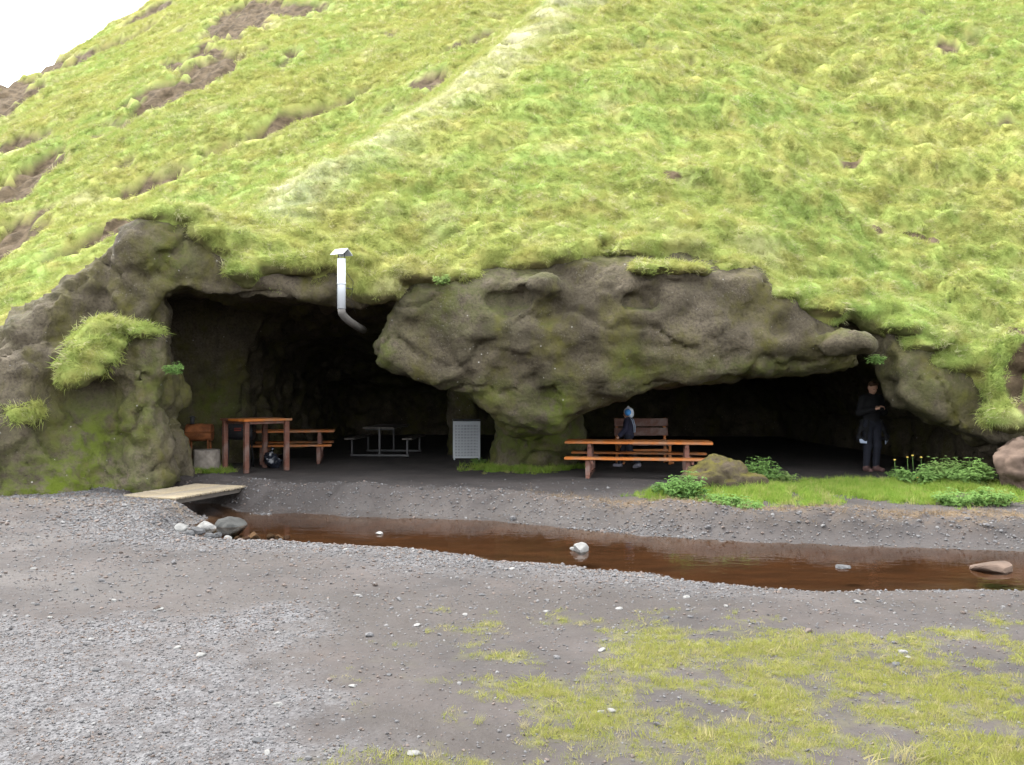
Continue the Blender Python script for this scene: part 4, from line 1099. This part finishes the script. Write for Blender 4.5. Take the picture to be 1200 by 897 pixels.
tube('guy_wire', [(0.06, 0, zt*0.75), (0.17, 0.1, 0.45), (0.13, 0.1, 0.12), (0.18, 0.3, -0.05)], 0.004, M['blackm'], t, 5)
tag(t, 'white metal flue pipe with a gabled cap fixed to the left cave brow', 'flue')

# ------------------------------------------------------------------ plants
def herb(name, loc, rad, hgt, n, seed, label, flowers=False, leaf=0.06, rz=0.0, cat='plant', group=None):
    r = random.Random(seed); V, Fc, stems = [], [], []
    t = empty(name, loc, rz)
    sb = bmesh.new()
    for i in range(n):
        a = r.uniform(0, 6.283); rad_i = rad*math.sqrt(r.random()); tx, ty = rad_i*math.cos(a), rad_i*math.sin(a)*0.8
        hz_ = hgt*r.uniform(0.45, 1.0)*(1 - 0.45*(rad_i/rad)**2)
        b0_ = Vector((tx*0.45, ty*0.45, -0.03)); tip = Vector((tx, ty, hz_))
        side = Vector((-math.sin(a), math.cos(a), 0)); prev = None
        for s_ in range(5):
            f = s_/4; p_ = b0_.lerp(tip, f) + Vector((0, 0, 0.12*hgt*math.sin(f*3.1)))
            ring = [sb.verts.new(p_ + side*0.004*c1 + Vector((0, 0, 0.004*c2))) for c1, c2 in ((1, 0), (-0.5, 0.9), (-0.5, -0.9))]
            if prev:
                for k in range(3): sb.faces.new((prev[k], prev[(k+1) % 3], ring[(k+1) % 3], ring[k]))
            prev = ring
            if s_ >= 1:
                for sg in (-1, 1):
                    for q in range(2):
                        d_ = (side*sg + Vector((math.cos(a), math.sin(a), 0))*r.uniform(0.1, 0.9) + Vector((0, 0, r.uniform(-0.35, 0.35)))).normalized()
                        l_ = leaf*r.uniform(0.7, 1.5)*(1.15 - 0.3*f); wv = d_.cross(Vector((r.gauss(0, .3), r.gauss(0, .3), 1))).normalized()*l_*0.30
                        o_ = p_ + d_*q*leaf*0.8; b_ = len(V); dz = Vector((0, 0, -l_*0.22))
                        V += [o_, o_+d_*l_*0.45+wv+dz*0.3, o_+d_*l_+dz, o_+d_*l_*0.45-wv+dz*0.3, o_+d_*l_*0.5+Vector((0, 0, l_*0.05))]
                        Fc += [(b_, b_+1, b_+4), (b_+1, b_+2, b_+4), (b_+2, b_+3, b_+4), (b_+3, b_, b_+4)]
    me = bpy.data.meshes.new('foliage'); me.from_pydata([tuple(v) for v in V], [], Fc); me.update()
    link('foliage', me, M['leaf'], t)
    me = bpy.data.meshes.new('stems'); sb.to_mesh(me); sb.free()
    link('stems', me, M['leaf'], t)
    return tag(t, label, cat, group)
def hb(px, py, rad, hgt, n, seed, label, leaf=0.06, group=None, z=0.03):
    x, y = G(px, py, z)
    return herb('leafy_herb', (x, y, gz_at(x, y)), rad, hgt, n, seed, label, leaf=leaf, group=group)
hb(803, 588, 0.32, 0.46, 60, 1, 'bushy green herb growing on the table side of the mossy boulder')
hb(845, 597, 0.26, 0.20, 34, 2, 'low spreading herb before the foot of the mossy boulder', 0.05)
hb(890, 568, 0.38, 0.48, 64, 3, 'leafy green herb on the cave side of the mossy boulder')
hb(782, 583, 0.20, 0.26, 26, 31, 'small herb at the table leg side of the boulder clump', 0.055)
hb(868, 600, 0.26, 0.18, 30, 32, 'low herb under the lawn side of the mossy boulder', 0.05)
hb(918, 566, 0.24, 0.22, 26, 13, 'short herb between the mossy boulder and the bare cave floor', 0.05)
hb(1075, 574, 0.34, 0.36, 46, 4, 'broad leaved herb next to the thin herb by the standing adult', 0.075); hb(1105, 571, 0.36, 0.46, 56, 5, 'tall broad leaved herb in the middle of the bed before the right cave', 0.075); hb(1135, 575, 0.36, 0.46, 56, 6, 'tall broad leaved herb close against the brown boulder', 0.075)
hb(1160, 590, 0.30, 0.28, 40, 7, 'lower herb spreading in front of the brown boulder', 0.06); hb(1120, 590, 0.30, 0.24, 34, 8, 'low herb at the lawn edge before the tall broad leaved herbs', 0.06)
hb(1052, 566, 0.18, 0.30, 18, 9, 'thin upright herb at the foot of the standing adult', 0.05)
hb(560, 545, 0.16, 0.14, 14, 14, 'small herb on the floor beside the white cage', 0.05)
for (px, py, d, s_, lb, sd) in ((203, 437, 13.35, 0.16, 'small fern like sprig on the edge of the left rock rib', 21), (517, 331, 14.05, 0.13, 'small blue green plant rooted under the turf lip above the hanging rock', 22), (1026, 425, 14.2, 0.15, 'bright green sprig in the cleft right of the hanging rock', 23)):
    herb('rock_sprig', W(px, py, d), s_, s_*1.1, 16, sd, lb, leaf=0.05)
for i, (px, py, d, hh_) in enumerate(((1048, 539, 13.9, 0.42), (1063, 536, 14.0, 0.45), (1069, 534, 14.1, 0.5), (1079, 536, 14.0, 0.46), (1098, 562, 13.6, 0.14), (1075, 560, 13.5, 0.14))):
    x, y, z = W(px, py, d); gz_ = gz_at(x, y)
    t = empty('dandelion', (x, y, gz_))
    tube('stem', [(0.02, 0, -0.02), (0.01, 0, (z-gz_)*0.5), (0, 0, z-gz_)], 0.004, M['leaf'], t, 5)
    bm = bmesh.new(); bmesh.ops.create_icosphere(bm, subdivisions=2, radius=0.019)
    for v in bm.verts: v.co.z *= 0.6; v.co *= random.uniform(0.85, 1.2)
    me = bpy.data.meshes.new('flower_head'); bm.to_mesh(me); bm.free()
    link('flower_head', me, M['yellow'], t, (0, 0, z-gz_))
    tag(t, 'tall stemmed yellow dandelion rising above the herbs before the right cave' if i < 4 else 'low yellow flower hidden among the herb leaves before the right cave', 'flower', 'tall dandelions before the right cave' if i < 4 else 'low flowers before the right cave')

# ------------------------------------------------------------------ people
def sdf_mesh(prims, hstep, k=0.03):
    lo, hi = np.full(3, 1e9), np.full(3, -1e9)
    for p_ in prims:
        for c_ in (p_[1:3] if p_[0] == 'c' else (p_[1],)):
            r_ = max(p_[3:5]) if p_[0] == 'c' else max(p_[2])
            lo = np.minimum(lo, np.array(c_)-r_-0.03); hi = np.maximum(hi, np.array(c_)+r_+0.03)
    g = [np.arange(lo[i], hi[i]+hstep, hstep, dtype=np.float32) for i in range(3)]
    f = np.full([len(q) for q in g], 0.5, np.float32)
    for p_ in prims:
        kk = p_[5] if p_[0] == 'c' and len(p_) > 5 else (p_[4] if p_[0] == 'e' and len(p_) > 4 else k)
        pts = np.array(p_[1:3]) if p_[0] == 'c' else np.array([p_[1]])
        r_ = max(p_[3:5]) if p_[0] == 'c' else max(p_[2])
        ix = [np.searchsorted(g[i], [pts[:, i].min()-r_-0.08, pts[:, i].max()+r_+0.08]) for i in range(3)]
        sl = tuple(slice(*q) for q in ix)
        x_, y_, z_ = g[0][sl[0]][:, None, None], g[1][sl[1]][None, :, None], g[2][sl[2]][None, None, :]
        if p_[0] == 'c':
            a_, d_ = pts[0], pts[1]-pts[0]
            t_ = np.clip(((x_-a_[0])*d_[0]+(y_-a_[1])*d_[1]+(z_-a_[2])*d_[2])/max(np.dot(d_, d_), 1e-9), 0, 1)
            q_ = np.sqrt((x_-a_[0]-t_*d_[0])**2+(y_-a_[1]-t_*d_[1])**2+(z_-a_[2]-t_*d_[2])**2)-(p_[3]+(p_[4]-p_[3])*t_)
        else:
            c_, s_ = p_[1], p_[2]
            an = p_[3] if len(p_) > 3 else 0.0
            zy, zz_ = (y_-c_[1])*math.cos(an)-(z_-c_[2])*math.sin(an), (y_-c_[1])*math.sin(an)+(z_-c_[2])*math.cos(an)
            q_ = (np.sqrt(((x_-c_[0])/s_[0])**2+(zy/s_[1])**2+(zz_/s_[2])**2)-1)*min(s_)
        f[sl] = smin(f[sl], q_.astype(np.float32), kk)
    V_, Q_ = surface_nets(f, (g[0][0], g[1][0], g[2][0]), hstep)
    return mesh_np('figure', V_, Q_)
def lerp(a, b, t): return tuple(a[i]+(b[i]-a[i])*t for i in range(3))
def inflate(prims, d):
    out = []
    for p_ in prims:
        if p_[0] == 'c': out.append(('c', p_[1], p_[2], p_[3]+d, p_[4]+d) + tuple(p_[5:]))
        else: out.append(('e', p_[1], tuple(q+d for q in p_[2])) + tuple(p_[3:]))
    return out
def hand(wr, di, side, sc=1.0):               # palm and five bent fingers reaching along di, curling towards the middle
    wr, di = Vector(wr), Vector(di).normalized(); inn = Vector((-side, 0, 0)); inn = (inn - di*inn.dot(di)).normalized(); upv = di.cross(inn).normalized()
    if upv.z < 0: upv = -upv
    pr = []; pc = wr + di*0.05*sc
    pr.append(('c', tuple(wr), tuple(wr+di*0.08*sc), 0.024*sc, 0.030*sc, 0.015))
    for i, l_ in enumerate((0.062, 0.072, 0.066, 0.050)):
        k0 = pc + di*0.035*sc + upv*(0.030-0.02*i)*sc
        k1 = k0 + (di*0.85+inn*0.5)*l_*0.5*sc; k2 = k1 + (di*0.1+inn)*l_*0.5*sc
        pr += [('c', tuple(k0), tuple(k1), 0.0095*sc, 0.0085*sc, 0.006), ('c', tuple(k1), tuple(k2), 0.0085*sc, 0.0075*sc, 0.006)]
    th = wr + di*0.025*sc + upv*0.022*sc
    t1 = th + (upv*0.7+di*0.4+inn*0.5).normalized()*0.038*sc; t2 = t1 + (di*0.6+inn*0.8).normalized()*0.03*sc
    pr += [('c', tuple(th), tuple(t1), 0.012*sc, 0.010*sc, 0.008), ('c', tuple(t1), tuple(t2), 0.010*sc, 0.008*sc, 0.006)]
    return pr
def head(c, s=1.0, tilt=0.0):
    f = lambda x, y, z: (c[0]+x*s, c[1]+(y*math.cos(tilt)-z*math.sin(tilt))*s, c[2]+(y*math.sin(tilt)+z*math.cos(tilt))*s)
    pr = [('e', f(0, 0.005, 0.02), (0.076*s, 0.094*s, 0.092*s)), ('e', f(0, -0.02, -0.045), (0.058*s, 0.068*s, 0.066*s)), ('c', f(0, -0.085, 0.012), f(0, -0.104, -0.024), 0.009*s, 0.015*s, 0.012),
          ('c', f(-0.03, -0.082, 0.022), f(0.03, -0.082, 0.022), 0.012*s, 0.012*s, 0.02), ('c', f(-0.018, -0.082, -0.055), f(0.018, -0.082, -0.055), 0.008*s, 0.008*s, 0.012)]
    for sx in (-1, 1): pr.append(('e', f(sx*0.077, 0.012, -0.005), (0.012*s, 0.022*s, 0.033*s)))
    return pr, f
def eyes(f, s, t):
    for sx in (-1, 1):
        bm = bmesh.new(); bmesh.ops.create_icosphere(bm, subdivisions=2, radius=0.011*s)
        me = bpy.data.meshes.new('eye'); bm.to_mesh(me); bm.free()
        link('eye', me, M['blackc'], t, f(sx*0.03, -0.082, 0.002))

# adult in black, facing out, looking down at what both hands hold
ap = (6.93, 16.45)
t = empty('person', (ap[0], ap[1], gz_at(*ap)), R(12))
legs = []
for sx in (-1, 1):
    hp, kn, an = (sx*0.088, 0.0, 0.90), (sx*0.10, -0.02, 0.49), (sx*0.105, 0.025, 0.09)
    legs += [('c', hp, kn, 0.088, 0.060), ('c', kn, an, 0.060, 0.042)]
feet = []
for sx in (-1, 1): feet += [('c', (sx*0.105, 0.03, 0.045), (sx*0.125, -0.15, 0.032), 0.045, 0.034), ('c', (sx*0.105, 0.025, 0.05), (sx*0.105, 0.025, 0.13), 0.045, 0.048)]
torso = [('e', (0, 0, 0.94), (0.160, 0.110, 0.120)), ('e', (0, 0.0, 1.10), (0.150, 0.105, 0.16)), ('e', (0, 0, 1.28), (0.178, 0.115, 0.17)), ('c', (-0.145, 0.01, 1.405), (0.145, 0.01, 1.405), 0.062, 0.062, 0.05)]
arms, hands_ = [], []
for sx in (-1, 1):
    sh, el, wr = (sx*0.185, 0.01, 1.395), (sx*0.265, 0.0, 1.13), (sx*0.095, -0.235, 1.20)
    arms += [('c', sh, el, 0.056, 0.044), ('c', el, wr, 0.044, 0.030)]
    hands_ += hand(wr, (-sx*0.55, -0.55, 0.25), sx)
hd, hf = head((0, -0.045, 1.605), 1.0, 0.35)
neck = [('c', (0, 0.01, 1.42), (0, -0.025, 1.55), 0.056, 0.05)]
link('body', sdf_mesh(legs + feet + torso + arms + hands_ + hd + neck, 0.0085, 0.035), M['skin'], t)
link('trousers', sdf_mesh(inflate(legs + torso[:1], 0.018), 0.012, 0.04), M['trousers'], t)
link('sweater', sdf_mesh(inflate(torso + [p_ if i_ % 2 == 0 else ('c', p_[1], lerp(p_[1], p_[2], 0.92), p_[3], 0.034) for i_, p_ in enumerate(arms)], 0.018) + [('c', (0, 0.01, 1.41), (0, -0.0, 1.475), 0.075, 0.066)], 0.012, 0.04), M['blackc'], t)
for sx in (0, 1): link('shoe', sdf_mesh(inflate(feet[2*sx:2*sx+2], 0.012), 0.010, 0.03), M['shoe'], t)
hr = [('e', hf(0, 0.022, 0.034), (0.086, 0.096, 0.094)), ('e', hf(0, 0.045, -0.02), (0.078, 0.06, 0.07)), ('c', hf(-0.05, -0.055, 0.095), hf(0.05, -0.055, 0.095), 0.025, 0.025)]
link('hair', sdf_mesh(hr, 0.009, 0.02), M['hair'], t)
eyes(hf, 1.0, t)
for sx in (-1, 1):                            # jacket knotted round the waist, its flaps hanging at the hips with pale lining
    bm = bmesh.new(); cs = [(sx*0.13, -0.10, 0.98), (sx*0.20, -0.02, 0.99), (sx*0.17, 0.09, 0.98), (sx*0.31, -0.04, 0.66), (sx*0.25, 0.07, 0.60), (sx*0.22, -0.13, 0.62)]
    fl = [('c', cs[0], cs[5], 0.02, 0.02), ('c', cs[1], cs[3], 0.022, 0.02), ('c', cs[2], cs[4], 0.02, 0.02), ('c', lerp(cs[0], cs[5], .5), lerp(cs[1], cs[3], .5), 0.02, 0.02), ('c', lerp(cs[1], cs[3], .5), lerp(cs[2], cs[4], .5), 0.02, 0.02),
          ('c', cs[5], cs[3], 0.018, 0.018), ('c', cs[3], cs[4], 0.018, 0.018)]
    bm.free()
    link('jacket_flap', sdf_mesh(fl, 0.011, 0.07), M['blackc'], t)
    bm = bmesh.new(); pts_ = [(sx*0.315, -0.07, 0.655), (sx*0.20, -0.155, 0.625), (sx*0.21, -0.150, 0.545), (sx*0.30, -0.085, 0.55)] if sx < 0 else [(0.29, -0.075, 0.66), (0.20, -0.14, 0.60), (0.205, -0.14, 0.52), (0.32, -0.06, 0.60)]
    vv = [bm.verts.new(q) for q in pts_]; f_ = bm.faces.new(vv)
    r_ = bmesh.ops.extrude_face_region(bm, geom=[f_])
    for v in r_['geom']:
        if isinstance(v, bmesh.types.BMVert): v.co.y += 0.02
    bmesh.ops.recalc_face_normals(bm, faces=bm.faces)
    me = bpy.data.meshes.new('lining'); bm.to_mesh(me); bm.free()
    link('lining', me, M['lining'], t)
tag(t, 'adult in black clothes standing in the cave mouth, looking down, both hands at chest', 'person')
ph = link('handheld_device', box_me(0.085, 0.035, 0.06, 0.008), M['blackc'], None)
mw = Matrix.Translation((ap[0], ap[1], gz_at(*ap))) @ Matrix.Rotation(R(12), 4, 'Z')
ph.location = mw @ Vector((0, -0.315, 1.205)); ph.rotation_euler = (R(-30), 0, R(12))
tag(ph, 'small dark device held in both hands by the adult in black', 'device')

# child walking behind the picnic table
cp_ = (2.36, 17.25)
K = 1.2/1.72
t = empty('person', (cp_[0], cp_[1], gz_at(*cp_)), R(-112))
S = lambda x, y, z: (x*K, y*K, z*K)
legs = [('c', S(-0.085, 0, 0.88), S(-0.11, -0.20, 0.50), 0.082*K, 0.060*K), ('c', S(-0.11, -0.20, 0.50), S(-0.12, -0.30, 0.10), 0.060*K, 0.044*K),
        ('c', S(0.085, 0, 0.88), S(0.10, 0.06, 0.48), 0.082*K, 0.060*K), ('c', S(0.10, 0.06, 0.48), S(0.11, 0.31, 0.15), 0.060*K, 0.044*K)]
feet = [('c', S(-0.12, -0.28, 0.055), S(-0.125, -0.46, 0.045), 0.050*K, 0.040*K), ('c', S(-0.12, -0.30, 0.05), S(-0.12, -0.30, 0.13), 0.05*K, 0.05*K),
        ('c', S(0.11, 0.33, 0.10), S(0.11, 0.19, 0.045), 0.050*K, 0.040*K), ('c', S(0.11, 0.31, 0.11), S(0.11, 0.30, 0.17), 0.05*K, 0.05*K)]
torso = [('e', S(0, 0, 0.93), S(0.15, 0.11, 0.12)), ('e', S(0, 0, 1.10), S(0.145, 0.11, 0.16)), ('e', S(0, -0.01, 1.26), S(0.165, 0.115, 0.16)), ('c', S(-0.13, 0, 1.365), S(0.13, 0, 1.365), 0.058*K, 0.058*K, 0.04)]
arms, hands_ = [], []
for sx, el, wr in ((-1, (-0.235, 0.05, 1.10), (-0.23, -0.10, 0.90)), (1, (0.30, -0.02, 1.11), (0.36, -0.17, 0.95))):
    arms += [('c', S(sx*0.165, 0, 1.36), S(*el), 0.054*K, 0.044*K), ('c', S(*el), S(*wr), 0.044*K, 0.031*K)]
    hands_ += hand(S(*wr), (sx*0.1, -0.5, -0.6), sx, K*1.05)
hs_ = 0.92
hd, hf = head(S(0, -0.02, 1.56), hs_, 0.05)
link('body', sdf_mesh(legs + feet + torso + arms + hands_ + hd + [('c', S(0, 0, 1.38), S(0, -0.02, 1.5), 0.05*K, 0.046*K)], 0.008, 0.03), M['skin'], t)
link('trousers', sdf_mesh(inflate(legs + torso[:1], 0.018), 0.012, 0.035), M['trousers'], t)
link('jacket', sdf_mesh(inflate(torso + [p_ if i_ % 2 == 0 else ('c', p_[1], lerp(p_[1], p_[2], 0.92), p_[3], 0.026) for i_, p_ in enumerate(arms)], 0.024) + [('c', S(0, 0, 1.37), S(0, 0, 1.45), 0.06, 0.055)], 0.012, 0.035), M['navy'], t)
for q in (0, 2): link('shoe', sdf_mesh(inflate(feet[q:q+2], 0.010), 0.010, 0.025), M['greyshoe'], t)
hw = link('hat', sdf_mesh([('e', hf(0, 0.015, 0.045), (0.094*hs_, 0.108*hs_, 0.098*hs_)), ('e', hf(0, 0.05, -0.01), (0.088*hs_, 0.075*hs_, 0.085*hs_)), ('c', hf(0, 0.01, 0.135), hf(0, 0.01, 0.15), 0.022, 0.022)], 0.009, 0.02), M['hatw'], t)
link('hat_panel', sdf_mesh([('e', hf(0.050, 0.014, 0.03), (0.078*hs_, 0.080*hs_, 0.082*hs_))], 0.009, 0.02), M['hat'], hw)
for sx in (-1, 1): tube('strap', [S(sx*0.07, 0.165, 1.02), S(sx*0.085, 0.165, 1.22), S(sx*0.09, 0.12, 1.38), S(sx*0.09, 0.04, 1.455)], 0.010, M['lining'], t, 6)
eyes(hf, hs_, t)
tag(t, 'child in navy clothes and light blue hat walking behind the picnic table', 'person')
